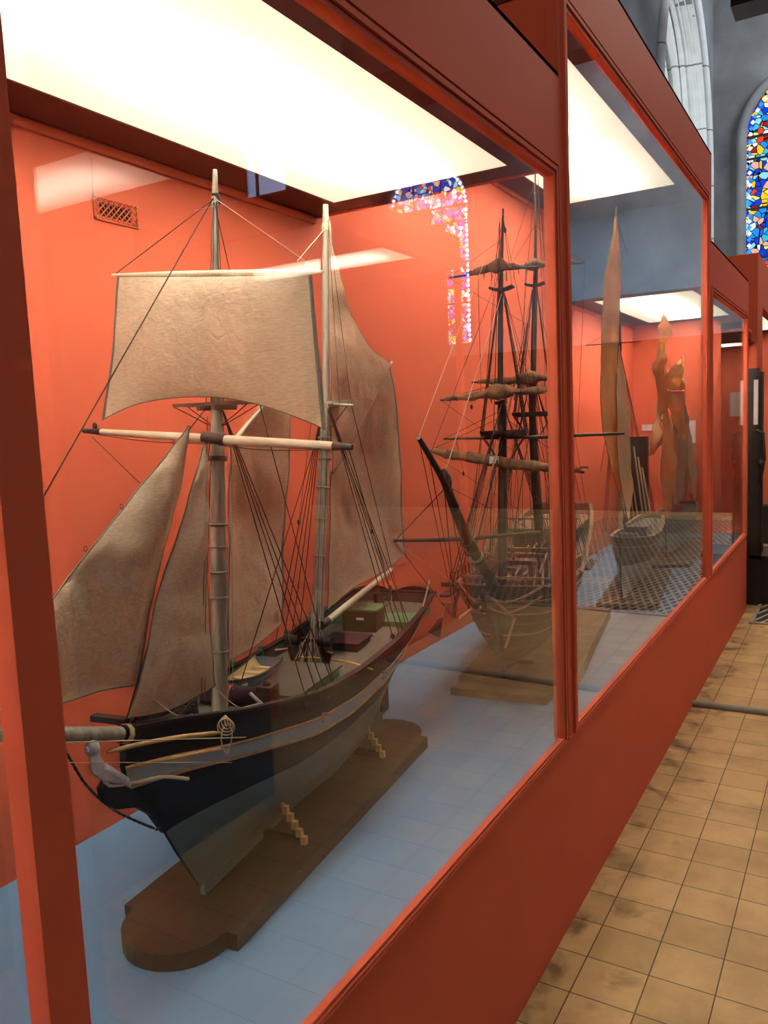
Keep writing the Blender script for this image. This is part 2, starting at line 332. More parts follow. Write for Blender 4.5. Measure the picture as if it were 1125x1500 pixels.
def line(name, parent, a, b, r=.0011, m='rope', sag=0.0, n=2):
    a = V(a); b = V(b)
    pts = [a.lerp(b, i/max(n-1, 1)) - V((0, 0, sag*math.sin(PI*i/max(n-1, 1)))) for i in range(max(n, 2))]
    return obj(name, MB().tube(pts, r, 5), m, parent)
def spar(name, parent, a, b, r0, r1=None, m='spar', n=10, mid=None):
    r1 = r0 if r1 is None else r1; k = 7; a = V(a); b = V(b)
    rs = [lerp(r0, r1, i/(k-1)) if mid is None else (lerp(r0, mid, math.sin(PI*i/(k-1)))) for i in range(k)]
    return obj(name, MB().tube([a.lerp(b, i/(k-1)) for i in range(k)], rs, n), m, parent)
def block(parent, c, r=.006, m='brown'):
    return obj('pulley_block', MB().ball(c, r, .7, .9, 1.25, 6), m, parent)

# ================================================================ the church
T = MB(); T.box(-.9, 10, -5, 17.2, -.05, 0)
fl = struct('floor', T, tile_mat())
XL = -1.76
w = MB()
# left wall with a deep arched opening (jambs, arch head above)
AY0, AY1, AZ = 12.2, 16.3, 5.6; R_ = (AY1-AY0)/2; cy = (AY0+AY1)/2
def arch_wall(mb, x0, x1, ya, yb, z0, z1, n=20):
    mb.box(x0, x1, ya, AY0, z0, z1); mb.box(x0, x1, AY1, yb, z0, z1)
    for i in range(n):
        a0 = PI*i/n; a1 = PI*(i+1)/n
        y0 = cy-R_*math.cos(a0); y1 = cy-R_*math.cos(a1); za = AZ+1.35*R_*math.sin(a0); zb = AZ+1.35*R_*math.sin(a1)
        mb.hexa([(x0, y0, za), (x1, y0, za), (x1, y1, zb), (x0, y1, zb), (x0, y0, z1), (x1, y0, z1), (x1, y1, z1), (x0, y1, z1)])
arch_wall(w, XL-.9, XL, -5, 17, 0, 12)
struct('wall_left', w, 'stone')
struct('wall_far', MB().box(XL-1, 10.3, 17, 17.4, 0, 12), 'stone')
struct('wall_near', MB().box(XL-1, 10.3, -5.4, -5, 0, 12), 'stone')
w = MB(); w.box(10, 10.4, -5, 17, 0, 12)
struct('wall_right', w, 'stone')
struct('ceiling', MB().box(XL-1, 10.4, -5.4, 17.4, 12, 12.3), 'beam')
# stone mouldings of the arch: ribs stepping into the wall
for k, (dx, dr, rr) in enumerate(((.0, .16, .10), (-.22, .06, .08), (-.42, -.06, .07), (-.62, -.16, .09))):
    pts = [(XL+dx, AY0-dr, .0), (XL+dx, AY0-dr, AZ)]+[(XL+dx, cy-(R_+dr)*math.cos(PI*i/24), AZ+1.35*(R_+dr)*math.sin(PI*i/24)) for i in range(1, 24)]+[(XL+dx, AY1+dr, AZ), (XL+dx, AY1+dr, 0)]
    struct('trim_%d' % (k+1), MB().tube(pts, rr, 10), 'stone_w')
wm = MB(); n = 20
wm.box(XL-.95, XL-.93, AY0, AY1, 1.5, AZ)
for i in range(n):
    a0 = PI*i/n; a1 = PI*(i+1)/n
    y0 = cy-R_*math.cos(a0); y1 = cy-R_*math.cos(a1); za = AZ+1.35*R_*math.sin(a0); zb = AZ+1.35*R_*math.sin(a1)
    wm.hexa([(XL-.95, y0, AZ), (XL-.93, y0, AZ), (XL-.93, y1, AZ), (XL-.95, y1, AZ), (XL-.95, y0, za), (XL-.93, y0, za), (XL-.93, y1, zb), (XL-.95, y1, zb)])
struct('window_1', wm, emit('daylit_white_glass', (.85, .95, 1), 2.2))
jm = MB(); prof_ = [(AY1, 0), (AY1, AZ)]+[(cy+R_*math.cos(PI*i/24), AZ+1.35*R_*math.sin(PI*i/24)) for i in range(1, 24)]+[(AY0, AZ), (AY0, 0)]
jm.grid([[V((xx, cy+(yy-cy)*kk, zz)) for yy, zz in prof_] for xx, kk in ((XL+.02, .985), (XL-.9, .90))])
for kk_ in range(9):
    if kk_: jm.tube([V((XL-.1*kk_, cy+(yy-cy)*(.985-.0095*kk_), zz)) for yy, zz in prof_], .012 if kk_ % 3 else .05, 6)
struct('trim_5', jm, 'stone_w')
# roof beams
q0 = onY(1070, 10, 12.4); bb = MB(); bb.box(q0.x, 10, 12.4, 12.9, q0.z, q0.z+.5); bb.box(q0.x+.25, q0.x+.55, 9, 12.4, q0.z+.35, q0.z+.7); struct('trim_6', bb, 'beam')
bb = MB()
for x in (-1.3, .4, 2.2, 4.0): bb.box(x, x+.22, -4.8, 16.9, 9.9, 10.2)
struct('trim_7', bb, 'beam')

def arch_window(num, xc, zs, R, z0, y, m):
    g = MB(); n = 24; y0 = y; y1 = y+.03
    g.box(xc-R, xc+R, y0, y1, z0, zs)
    g.add([(xc, y0, zs)]+[(xc-R*math.cos(PI*i/n), y0, zs+R*math.sin(PI*i/n)) for i in range(n+1)], [(0, i+2, i+1) for i in range(n)])
    root = struct('window_%d' % num, g, m)
    fr = MB()
    pts = [(xc-R-.05, y-.05, z0)]+[(xc-(R+.05)*math.cos(PI*i/n), y-.05, zs+(R+.05)*math.sin(PI*i/n)) for i in range(n+1)]+[(xc+R+.05, y-.05, z0)]
    fr.tube(pts, .09, 8); obj('window_surround', fr, 'stone', root)
    ir = MB()
    for z in [z0+.9*i for i in range(1, int((zs-z0)/.9)+1)]+[zs]: ir.box(xc-R, xc+R, y-.03, y-.005, z-.02, z+.02)
    for x in (xc-R/3, xc+R/3): ir.box(x-.012, x+.012, y-.02, y-.004, z0, zs+.75*R)
    obj('glazing_bar', ir, 'black', root)
    bd = MB()      # pale border strips with alternating quarries
    for sx in (-1, 1):
        for i in range(int((zs-z0)/.11)):
            x = xc+sx*(R-.09); z = z0+.06+i*.11
            bd.add([(x, y-.012, z-.045), (x+.045, y-.012, z), (x, y-.012, z+.045), (x-.045, y-.012, z)], [(0, 1, 2, 3)], i % 2)
    for i in range(28):
        a = PI*(i+.5)/28; x = xc-(R-.1)*math.cos(a); z = zs+(R-.1)*math.sin(a)
        bd.add([(x, y-.012, z-.045), (x+.045, y-.012, z), (x, y-.012, z+.045), (x-.045, y-.012, z)], [(0, 1, 2, 3)], i % 2)
    return root, bd
r_, bd = arch_window(2, -.15, 6.59, 1.05, 2.6, 16.96, stained_mat('stained_glass_blue', 1.25, 3.0))
obj('glass_border', bd, [emit('white_quarry', (.8, .9, 1), 1.2), emit('blue_quarry', (.05, .3, .9), 1.2)], r_)
r_, bd = arch_window(3, 7.85, 6.4, 1.05, 3.35, 16.96, stained_mat('stained_glass_bright', 4.6, 11.0))
obj('glass_border', bd, [emit('bright_quarry', (.9, .9, 1), 11), emit('violet_quarry', (.6, .6, 1), 8)], r_)
sp_ = MB(); sp_.box(7.2, 9.9, 16.4, 16.5, 0, 5.9); sp_.box(7.55, 9.9, 16.4, 16.5, 5.9, 6.3)  # added dark screen, hides part of the bright window from the glass
struct('trim_8', sp_, 'beam')
struct('trim_9', MB().box(.35, 9.9, 13.3, 13.4, 0, 2.75), 'dscreen')  # added unseen wall that keeps the far reflection in the glass dark
# leaded clear window in the right wall
g = MB().box(9.95, 9.99, 11.6, 14.4, 4.4, 7.2)
r_ = struct('window_4', g, emit('cloudy_glass', (.42, .58, .95), 3.2))
ir = MB()
for y in (12.5, 13.4): ir.box(9.9, 9.94, y-.03, y+.03, 4.4, 7.2)
for z in (5.3, 6.2): ir.box(9.9, 9.94, 11.6, 14.4, z-.03, z+.03)
obj('glazing_bar', ir, 'black', r_)

# ================================================================ the display cases
ZS, ZH, ZT = .608, 2.312, 2.569       # sill, glass head, canopy top (low cases)
ZH2, ZT2 = 2.802, 3.046               # tall middle case
XB = -.87
KB = .5
def moulding(mb, y0, y1, z0, z1, sx=0.0, sg=1, near=True, far=True):
    """stepped frame round one glass opening, on the plane x = sx"""
    steps = [(0, .007, .010), (.007, .012, .002), (.012, .024, .009), (.024, .029, .001), (.029, .040, .005)]
    for a, b, pr in steps:
        xa = sx-sg*.026; xb = sx+sg*pr
        mb.box(sx-sg*.012, xb*.8, y0+a, y1-a, z0+a*KB, z0+b*KB); mb.box(xa, xb, y0+a, y1-a, z1-b, z1-a)
        if near: mb.box(xa, xb, y0+a, y0+b, z0+b*KB, z1-b)
        if far: mb.box(xa, xb, y1-b, y1-a, z0+b*KB, z1-b)
def light_box(root, x0, x1, y0, y1, z, power, soff, xo0, yo0, xo1, yo1, tubes=1):
    """soffit frame with an opal diffuser, a white box above it and the lamp inside"""
    so = MB(); so.box(xo0, x0, yo0, yo1, z, z+.012); so.box(x1, xo1, yo0, yo1, z, z+.012); so.box(x0, x1, yo0, y0, z, z+.012); so.box(x0, x1, y1, yo1, z, z+.012)
    obj('soffit', so, soff, root)
    d = obj('light_diffuser', MB().box(x0, x1, y0, y1, z+.003, z+.008), 'diff', root)
    b = MB(); b.box(x0-.01, x0, y0, y1, z+.012, z+.17); b.box(x1, x1+.01, y0, y1, z+.012, z+.17); b.box(x0, x1, y0-.01, y0, z+.012, z+.17); b.box(x0, x1, y1, y1+.01, z+.012, z+.17); b.box(x0, x1, y0, y1, z+.16, z+.17)
    obj('lamp_housing', b, 'white', root)
    for k in range(tubes):
        ld = bpy.data.lights.new('fluorescent_lamp', 'AREA'); ld.shape = 'RECTANGLE'; wide = (x1-x0) > (y1-y0)*1.5; ld.size = (x1-x0)-.3 if wide else .05; ld.size_y = (y1-y0)*.6 if wide else (y1-y0)/tubes-.16; ld.energy = power/tubes; ld.color = (1, .90, .76)
        lo = bpy.data.objects.new('fluorescent_lamp', ld); COL.objects.link(lo); lo.parent = root
        yy = y0+(y1-y0)*(k+.5)/tubes; P = V(((x0+x1)/2, yy, z+(.12 if wide else .058))); lo.location = root.matrix_basis.inverted() @ P

def case_shell(label, y0, y1, zh, zt, panel, openings, power, near_end=False, far_end=False, zbase=0.0):
    c = thing('display_case', label, 'display case', (0, (y0+y1)/2, 0))
    b = MB(); b.box(-.0125, 0, y0, y1, zbase, ZS-.002); b.box(-.0125, .004, y0, y1, ZS-.008, ZS)
    obj('base_panel', b, 'red', c)
    b = MB(); b.box(XB, -.0125, y0, y1, ZS-.05, ZS); obj('case_floor', b, 'blue', c)
    b = MB(); b.box(XB-.02, XB, y0, y1, 0, zt)
    b.box(XB, XB+.012, y0, y1, zh-.022, zh)
    obj('back_panel', b, 'red', c)
    h = MB(); h.box(-.02, 0, y0, y1, zh-.002, zt); h.box(XB, 0, y0, y1, zt-.012, zt)
    h.box(XB, -.02, y0, y0+.01, zh+.012, zt-.012); h.box(XB, -.02, y1-.01, y1, zh+.012, zt-.012)
    obj('canopy', h, 'red', c)
    fr = MB(); pst = MB(); e = [y0]
    for (a, d) in openings: moulding(fr, a, d, ZS, zh, near=abs(a-.553) > .01, far=abs(d-.502) > .01)
    obj('frame_moulding', fr, 'red', c)
    prev = y0
    for (a, d) in openings+[(y1, y1)]:
        if a-prev > .004:
            obj('post', MB().box(-.036, 0, prev, a, ZS, zh), 'red', c)
        prev = d
    for (a, d) in openings:
        obj('glass_pane', MB().box(-.011, -.006, a+.03, d-.03, ZS+.008, zh-.02), 'glass', c)
    p = panel
    light_box(c, -.72, -.12, p[0], p[1], zh+.002, power, 'soffit', XB+.012, y0, -.02, y1, tubes=max(1, round((p[1]-p[0])/1.2)))
    if near_end: obj('end_panel', MB().box(XB, -.02, y0-.02, y0, 0, zt), 'red', c)
    return c
PW = 12.5
case1 = case_shell('long low red showcase in front, holding the large two-masted ship with pale sails', -1.5, 2.335, ZH, ZT, (-1.3, 2.24), [(-1.4, .502), (.553, 2.305)], PW*3.5, near_end=True)
case2 = case_shell('tall middle red showcase with the raised canopy, holding the dark square-rigged ship', 2.335, 5.06, ZH2, ZT2, (2.6, 4.65), [(2.368, 4.94)], PW*3.6)
case3 = case_shell('low red showcase at the far end, holding the small ochre-sailed ships', 5.06, 6.86, ZH, ZT, (5.18, 6.77), [(5.02+.04, 6.79)], PW*2.9)
# blue valances closing the step between tall and low cases
obj('valance', MB().box(XB, -.02, 5.03, 5.058, ZH, ZH2), 'valance', case2, label='blue painted board')
obj('near_gable', MB().box(XB, -.02, 2.337, 2.355, ZH, ZH2), 'red', case2)
# far end wall of case 3, part height opening at the front
e3 = MB(); e3.box(XB, -.19, 6.84, 6.858, ZS, ZH)
obj('end_panel', e3, 'red', case3)
cd1 = obj('label_card', MB().box(-.80, -.66, 6.832, 6.838, 1.45, 1.50), 'card', case3)
cd2 = obj('label_card', MB().box(-.47, -.38, 6.832, 6.838, 1.34, 1.52), 'card', case3)

# vent grille screwed to the back panel of case 1
vg = MB(); y0, y1, z0, z1 = 1.396, 1.536, 2.130, 2.187; x = XB+.004
vg.box(XB, x, y0, y1, z0, z0+.003); vg.box(XB, x, y0, y1, z1-.003, z1); vg.box(XB, x, y0, y0+.003, z0, z1); vg.box(XB, x, y1-.003, y1, z0, z1)
for sgn in (1, -1):
    k = -z1+z0
    d = (z1-z0)
    yy = y0-d
    while yy < y1:
        a = [yy, z0] if sgn > 0 else [yy, z1]; bq = [yy+d, z1] if sgn > 0 else [yy+d, z0]
        if yy < y0: f = (y0-yy)/d; a = [y0, lerp(a[1], bq[1], f)]
        if yy+d > y1: f = (y1-yy)/d; z_at = lerp(z0 if sgn > 0 else z1, z1 if sgn > 0 else z0, f); bq = [y1, z_at]
        vg.tube([(XB+.002, a[0], a[1]), (XB+.002, bq[0], bq[1])], .0018, 4); yy += .0165
gv = obj('vent_grille', vg, 'red', case1)
obj('vent_opening', MB().box(XB-.001, XB+.0008, y0+.02, y1-.02, z0+.012, z1-.012), 'pit', gv)
for yy, zz in ((y0+.004, z0+.004), (y1-.004, z0+.004), (y0+.004, z1-.004), (y1-.004, z1-.004)):
    obj('screw', MB().ball((XB+.005, yy, zz), .004, 1, 1, 1, 5), 'gold', gv)
obj('vent_cord', MB().tube([(XB+.003, 1.399, 2.187), (XB+.003, 1.401, 2.288)], .0022, 6), 'red', gv)

# niche beyond case 3 and the portal case after it
c4 = thing('wall_niche', 'bright red recess with a white notice, seen through the far end of the low showcase', 'niche', (-.2, 8, 0))
b = MB(); b.box(-.9, -.01, 7.98, 8.0, 0, 2.24); b.box(-.9, -.01, 6.9, 7.2, 2.2, 2.22); b.box(-.9, -.02, 6.88, 8, ZS-.05, ZS)
obj('niche_panel', b, 'red', c4)
obj('niche_notice', MB().box(-.27, -.17, 7.97, 7.978, 1.53, 1.75), 'card', c4)
light_box(c4, -.5, -.1, 7.3, 7.7, 2.14, 24, 'soffit', -.6, 7.2, -.02, 7.8)
c5 = thing('red_portal', 'red gateway casing beyond the last showcase, lit from its own ceiling panel', 'gateway', (0.6, 9, 0))
b = MB(); b.box(-.05, 0, 7.5, 7.9, 0, 2.88); b.box(-.05, 0, 7.9, 10.5, 2.47, 2.88); b.box(-.9, -.05, 7.5, 7.52, 2.25, 2.86); b.box(-.9, -.05, 7.5, 10.5, 2.86, 2.88)
obj('portal_frame', b, 'red', c5)
obj('portal_back', MB().box(-.9, .3, 10.5, 10.54, .45, 2.6), 'red', c5)
light_box(c5, -.7, -.08, 8.0, 10.3, 2.48, 16, 'soffit', -.85, 7.95, -.05, 10.5, 2)
obj('portal_base', MB().box(-.9, .3, 10.3, 10.54, 0, .45), 'blackwood', c5)

# opposite showcase across the aisle (seen in the glass reflections)
def opp_case(label, y0, y1, p0, p1):
    c = thing('display_case', label, 'display case', (2.2, (y0+y1)/2, 0))
    obj('base_panel', MB().box(2.0, 2.02, y0, y1, 0, ZS), 'red', c); obj('case_floor', MB().box(2.02, 3.6, y0, y1, ZS-.05, ZS-.002), 'soffit', c)
    obj('back_panel', MB().box(3.6, 3.62, y0, y1, 0, 3.05), 'red', c)
    h = MB(); h.box(2.0, 2.02, y0, y1, 2.8, 3.05); h.box(2.0, 3.6, y0, y1, 3.04, 3.05); h.box(2.0, 2.05, y0, y0+.04, ZS, 2.8); h.box(2.0, 2.05, y1-.04, y1, ZS, 2.8)
    obj('canopy', h, 'red', c)
    light_box(c, 2.08, 3.5, p0, p1, 2.805, 15, 'soffit', 2.02, y0, 3.6, y1, 1)
    return c
opp_case('red showcase across the aisle, nearer one, seen only as a reflection', 1.6, 3.4, 2.44, 2.93)
opp_case('red showcase across the aisle, farther one, seen only as a long pale reflection', 4.1, 6.0, 4.9, 5.37)
# ================================================================ hull lofting
def make_hull(F, root, st, zs_tab, zk_tab, b_tab, stem, stern, rows, mats, deckm, capm, bulm, deck_drop=.03, kfull=None, caph=.006, NA=40, name='hull', capw=.014, inner=.008):
    """rows: list of (kind, value, material) from keel to rail; kind 'f' = fraction keel..sheer, 'd' = distance below sheer"""
    kf = kfull or [(0, 1.5), (.15, 1.0), (.3, .5), (.5, .42), (.7, .48), (.85, .75), (1, 1.5)]
    def zsh(a): return interp(zs_tab, a)
    def zke(a): return interp(zk_tab, a)
    def half(a, z):
        h = (z-zke(a))/(zsh(a)-zke(a)); h = min(max(h, 0), 1)
        return max(interp(b_tab, a)*h**interp(kf, a), .004)
    def sp(a, z): return lerp(interp(stem, z), interp(stern, z), a)
    def P(a, z, side, out=0): return F.w(sp(a, z), side*(half(a, z)+out), z)
    AA = [(i/(NA-1)) for i in range(NA)]; AA = [a*a*(.45)+a*.55 if a < .3 else a for a in AA]
    AA = sorted(set(AA))
    lv = []
    for i, (k, v, m) in enumerate(rows): lv.append((k, v, m))
    def zrow(a, k, v): return lerp(zke(a), zsh(a), v) if k == 'f' else (max(zsh(a)-v, zke(a)+.002) if k == 'd' else min(max(v, zke(a)), zsh(a)))
    hb = MB()
    for side in (-1, 1):
        for (k0, v0, m0), (k1, v1, m1) in zip(lv, lv[1:]):
            R0 = [P(a, zrow(a, k0, v0), side) for a in AA]; R1 = [P(a, zrow(a, k1, v1), side) for a in AA]
            hb.grid([R0, R1] if side > 0 else [R1, R0], m1)
    # transom and stem closing faces
    for a, flip in ((0, 0), (1, 1)):
        L_ = [P(a, zrow(a, k, v), -1) for k, v, m in lv]; R2 = [P(a, zrow(a, k, v), 1) for k, v, m in lv]
        hb.grid([L_, R2] if not flip else [R2, L_], lv[-1][2], False)
    L_ = [P(a, zke(a), -1) for a in AA]; R2 = [P(a, zke(a), 1) for a in AA]; hb.grid([L_, R2], lv[1][2], False)
    hull = obj(name, hb, mats, root)
    dk = MB(); dz = lambda a: zsh(a)-deck_drop
    dk.grid([[F.w(sp(a, dz(a)), lerp(-1, 1, j/6)*(half(a, dz(a))-inner*.5), dz(a)+.004*(1-(j/3-1)**2)) for j in range(7)] for a in AA])
    obj('deck', dk, deckm, root)
    bu = MB()
    for side in (-1, 1):
        bu.grid([[F.w(sp(a, dz(a)), side*max(half(a, dz(a))-inner, .002), dz(a)) for a in AA], [F.w(sp(a, zsh(a)), side*max(half(a, zsh(a))-inner, .002), zsh(a)) for a in AA]][::side])
    a = 1; bu.grid([[F.w(sp(a, z)-inner, t*half(a, z), z) for t in (-1, 1)] for z in (dz(a), zsh(a))])
    obj('bulwark', bu, bulm, root)
    cp = MB()
    def strip(side):
        rows_ = []
        for off, z in ((-capw, 0), (.004, 0), (.004, caph), (-capw, caph), (-capw, 0)):
            rows_.append([F.w(sp(a, zsh(a)), side*max(half(a, zsh(a))+off, .001), zsh(a)+z) for a in AA])
        cp.grid(rows_ if side < 0 else rows_[::-1], 0, False)
    strip(1); strip(-1)
    a = 1; cp.fbox(F, sp(1, zsh(1))-capw, sp(1, zsh(1))+.004, -half(1, zsh(1))-.004, half(1, zsh(1))+.004, zsh(1), zsh(1)+caph)
    obj('rail_cap', cp, capm, root)
    class H: pass
    H.P = staticmethod(P); H.zsh = staticmethod(zsh); H.sp = staticmethod(sp); H.half = staticmethod(half); H.AA = AA; H.zrow = staticmethod(zrow); H.dz = staticmethod(dz); H.hull = hull
    return H
def wale(H, F, parent, k, v, r, m, sides=(1, -1), a0=0.0, a1=1.0, name='moulding'):
    for sd in sides:
        pts = [H.P(a, H.zrow(a, k, v), sd, .001) for a in H.AA if a0 <= a <= a1]
        obj(name, MB().tube(pts, r, 6), m, parent)

# ================================================================ ship one: the big two-master
F1 = Frame(-.383, 1.05, 9.5)
S1 = thing('model_ship', 'large two-masted model ship with pale sails, dark hull and a light blue band', 'model ship', (-.383, 1.05, .643), math.radians(9.5))
W = F1.w
stem1 = [(.643, .085), (.68, .068), (.76, .018), (.85, -.030), (.90, -.058), (.93, -.082), (.96, -.112), (.99, -.128), (1.02, -.122), (1.085, -.115)]
stern1 = [(.643, 1.08), (.80, 1.10), (.86, 1.12), (.90, 1.17), (.95, 1.235), (1.04, 1.262)]
H1 = make_hull(F1, S1, None,
    [(0, 1.076), (.08, 1.062), (.2, 1.03), (.35, .999), (.5, .985), (.7, .988), (.85, 1.005), (1, 1.035)],
    [(0, .668), (.1, .662), (1, .646)],
    [(0, .008), (.04, .032), (.09, .066), (.16, .108), (.25, .142), (.38, .166), (.55, .172), (.75, .170), (.9, .162), (1, .15)],
    stem1, stern1,
    [('f', 0, 0), ('f', .12, 0), ('f', .28, 0), ('z', .838, 0), ('d', .135, 1), ('d', .106, 1), ('d', .066, 2), ('d', .03, 1), ('d', .0, 1)],
    ['bottom', 'navy', 'band'], 'deck', 'cap', 'bul', .032)
wale(H1, F1, H1.hull, 'd', .066, .0032, 'gold'); wale(H1, F1, H1.hull, 'd', .106, .0032, 'gold')
def onhull(a, d, side=1, out=.004): return H1.P(a, H1.zsh(a)-d, side, out)
# cutwater and knee of the head
kn = MB()
prof = [(-.026, .836), (-.034, .846), (-.062, .89), (-.10, .925), (-.150, .945), (-.182, .975), (-.186, 1.0), (-.168, 1.012), (-.15, 1.0), (-.135, .985), (-.10, 1.0), (-.06, 1.03), (-.02, .95), (-.005, .86)]
n = len(prof); vs = [W(s, -.006, z) for s, z in prof]+[W(s, .006, z) for s, z in prof]
kn.add(vs, [tuple(range(n))[::-1], tuple(range(n, 2*n))]+[(i, (i+1) % n, (i+1) % n+n, i+n) for i in range(n)])
obj('stem_knee', kn, 'navy', S1)
obj('keel', MB().fbox(F1, .085, 1.1, -.006, .006, .644, .67), 'bottom', S1)
# figurehead
fg = MB(); fp = [F1.fa(137, 1092, .012), F1.fa(138, 1108, .012), F1.fa(143, 1124, .012), F1.fa(158, 1134, .012), F1.fa(172, 1139, .014), F1.fa(184, 1144, .016), F1.fa(190, 1152, .016)]
fg.tube(fp, [.009, .0095, .013, .0135, .010, .0075, .003], 10); fg.ball(F1.fa(135, 1096, .012), .013, 1, 1, 1.05, 8)
fg.tube([F1.fa(150, 1126, .022), F1.fa(166, 1132, .026), F1.fa(180, 1145, .022)], [.004, .005, .002], 6)
fg.tube([F1.fa(128, 1100, .012), F1.fa(126, 1094, .012)], [.005, .002], 6)
obj('figurehead', fg, 'fig', S1)
obj('head_scroll', MB().tube(spline([F1.fa(150, 1137, .008), F1.fa(158, 1150, .010), F1.fa(180, 1149, .012), F1.fa(205, 1145, .02), F1.fa(240, 1138, .045), F1.fa(276, 1141, .062)], 16), .0035, 6), 'spar', S1)
obj('trail_board', MB().tube(spline([F1.fa(157, 1102, .012), F1.fa(200, 1091, .035), F1.fa(260, 1080, .07), F1.fa(323, 1073, .11)], 12), [.0022]+[.0042]*10+[.002], 6), 'gold', S1)
obj('trail_board', MB().tube(spline([F1.fa(184, 1125, .016), F1.fa(240, 1113, .05), F1.fa(323, 1097, .10)], 12), [.002]+[.0035]*11, 6), 'gold', S1)
# bobstay chain
ch = MB(); cps = spline([F1.fa(60, 1040, .0), F1.fa(98, 1104, .0), F1.fa(128, 1152, .0), F1.fa(170, 1188, .0), F1.fa(225, 1213, .004), F1.fa(234, 1212, .004)], 60)
for i, p in enumerate(cps[:-1]):
    d = (cps[i+1]-p).normalized(); ch.tube([p-d*.004, p+d*.004], .0028 if i % 2 else .0019, 5)
obj('bobstay_chain', ch, 'black', S1)
# bowsprit: dark heel on deck, pale outer length
spar('bowsprit', S1, F1.fa(183, 1075, .006), F1.fa(-60, 1076, .0), .0135, .0095, 'mast', 12)
bh = obj('bowsprit_heel', MB().tube([F1.fa(176, 1075, .006), W(.05, .0, 1.028)], [.0155, .017], 10), 'navy', S1)
obj('lashing', MB().tube([F1.fa(180, 1075, .006), F1.fa(186, 1075, .006)], .018, 10), 'ropel', bh)
# cathead with block
ct = obj('cathead', MB().fbox(F1, -.112, -.096, -.075, .0, 1.083, 1.094), 'black', S1)
block(ct, W(-.105, -.062, 1.062), .008, 'black')
block(ct, W(-.095, -.03, 1.05), .007, 'black')
# masts
def hoops(parent, a, b, zs, r, m='mast'):
    a = V(a); b = V(b)
    for z in zs:
        k = (z-a.z)/(b.z-a.z); obj('mast_hoop', MB().ring(a.lerp(b, k), b-a, r, .0022, 16, 5), m, parent)
fm0 = F1.fa(322, 1046); fm1 = F1.fa(318, 582); ft1 = F1.fa(315, 250)
fmast = obj('foremast', MB().tube([fm0.lerp(fm1, i/8) for i in range(9)], [.0172]*5+[.0165, .0155, .0145, .0125], 16), 'mast', S1)
obj('topmast', MB().tube([F1.fa(318, 600, .012), F1.fa(317, 500, .008), F1.fa(316, 400, .004), F1.fa(315, 285), F1.fa(315, 250)], [.0085, .0085, .0078, .0066, .005], 12), 'mast', fmast)
obj('topmast_tip', MB().tube([F1.fa(315, 281), F1.fa(315, 249)], [.0058, .0050], 10), 'card', fmast)
obj('mast_band', MB().tube([F1.fa(318, 300), F1.fa(315, 283)], [.0098, .0090], 10), 'brown', fmast)
hoops(fmast, fm0, fm1, [fm0.lerp(fm1, k).z for k in (.20, .37, .45, .53, .60)], .0195)
obj('mast_wedge', MB().ring(fm0+V((0, 0, -.004)), (0, 0, 1), .021, .006, 16, 6), 'gold', fmast)
obj('mast_collar', MB().tube([fm0.lerp(fm1, .80), fm0.lerp(fm1, .815)], .021, 12), 'brown', fmast)
mm0 = F1.fa(463, 972); mm1 = F1.fa(478, 585); mt1 = F1.fa(477, 300)
mmast = obj('mainmast', MB().tube([mm0.lerp(mm1, i/8) for i in range(9)], [.0165]*3+[.0155]*3+[.015, .014, .012], 16), 'mast', S1)
obj('topmast', MB().tube([F1.fa(477, 610), F1.fa(477, 450), F1.fa(477, 330), F1.fa(477, 300)], [.0105, .0105, .0090, .0075], 12), 'mast', mmast)
obj('topmast_tip', MB().tube([F1.fa(477, 322), F1.fa(477, 300)], [.0086, .0072], 10), 'card', mmast)
obj('mast_band', MB().tube([F1.fa(477, 338), F1.fa(477, 328)], .0115, 10), 'ropel', mmast)
hoops(mmast, mm0, mm1, [mm0.lerp(mm1, k).z for k in (.40, .54, .66, .77, .85)], .0185)
obj('mast_wedge', MB().ring(mm0+V((0, 0, -.003)), (0, 0, 1), .030, .007, 18, 6), 'gold', mmast)
# crosstrees
ctz = F1.fa(318, 594).z; cs = F1.fa(318, 594)
s0 = (cs-F1.P).dot(F1.u)
def crosst(parent, s, z, wt, m, hl=.03):
    c = obj('crosstrees', MB().fbox(F1, s-hl, s-hl+.010, -wt, wt, z, z+.007).fbox(F1, s+hl-.010, s+hl, -wt, wt, z, z+.007), m, parent)
    obj('trestle_tree', MB().fbox(F1, s-hl-.015, s+hl+.015, -.022, -.014, z-.010, z).fbox(F1, s-hl-.015, s+hl+.015, .014, .022, z-.010, z), m, c)
crosst(fmast, s0, ctz, .092, 'ctree'); cm = F1.fa(478, 592); sm_ = (cm-F1.P).dot(F1.u); crosst(mmast, sm_, cm.z, .07, 'mast', .02)
for sd in (-1, 1):
    line('futtock_shroud', fmast, W(s0-.025, sd*.09, ctz), fm0.lerp(fm1, .90), .0012); line('futtock_shroud', fmast, W(s0+.025, sd*.09, ctz), fm0.lerp(fm1, .90), .0012)
    line('futtock_shroud', mmast, W(sm_, sd*.07, cm.z), mm0.lerp(mm1, .86), .0012)
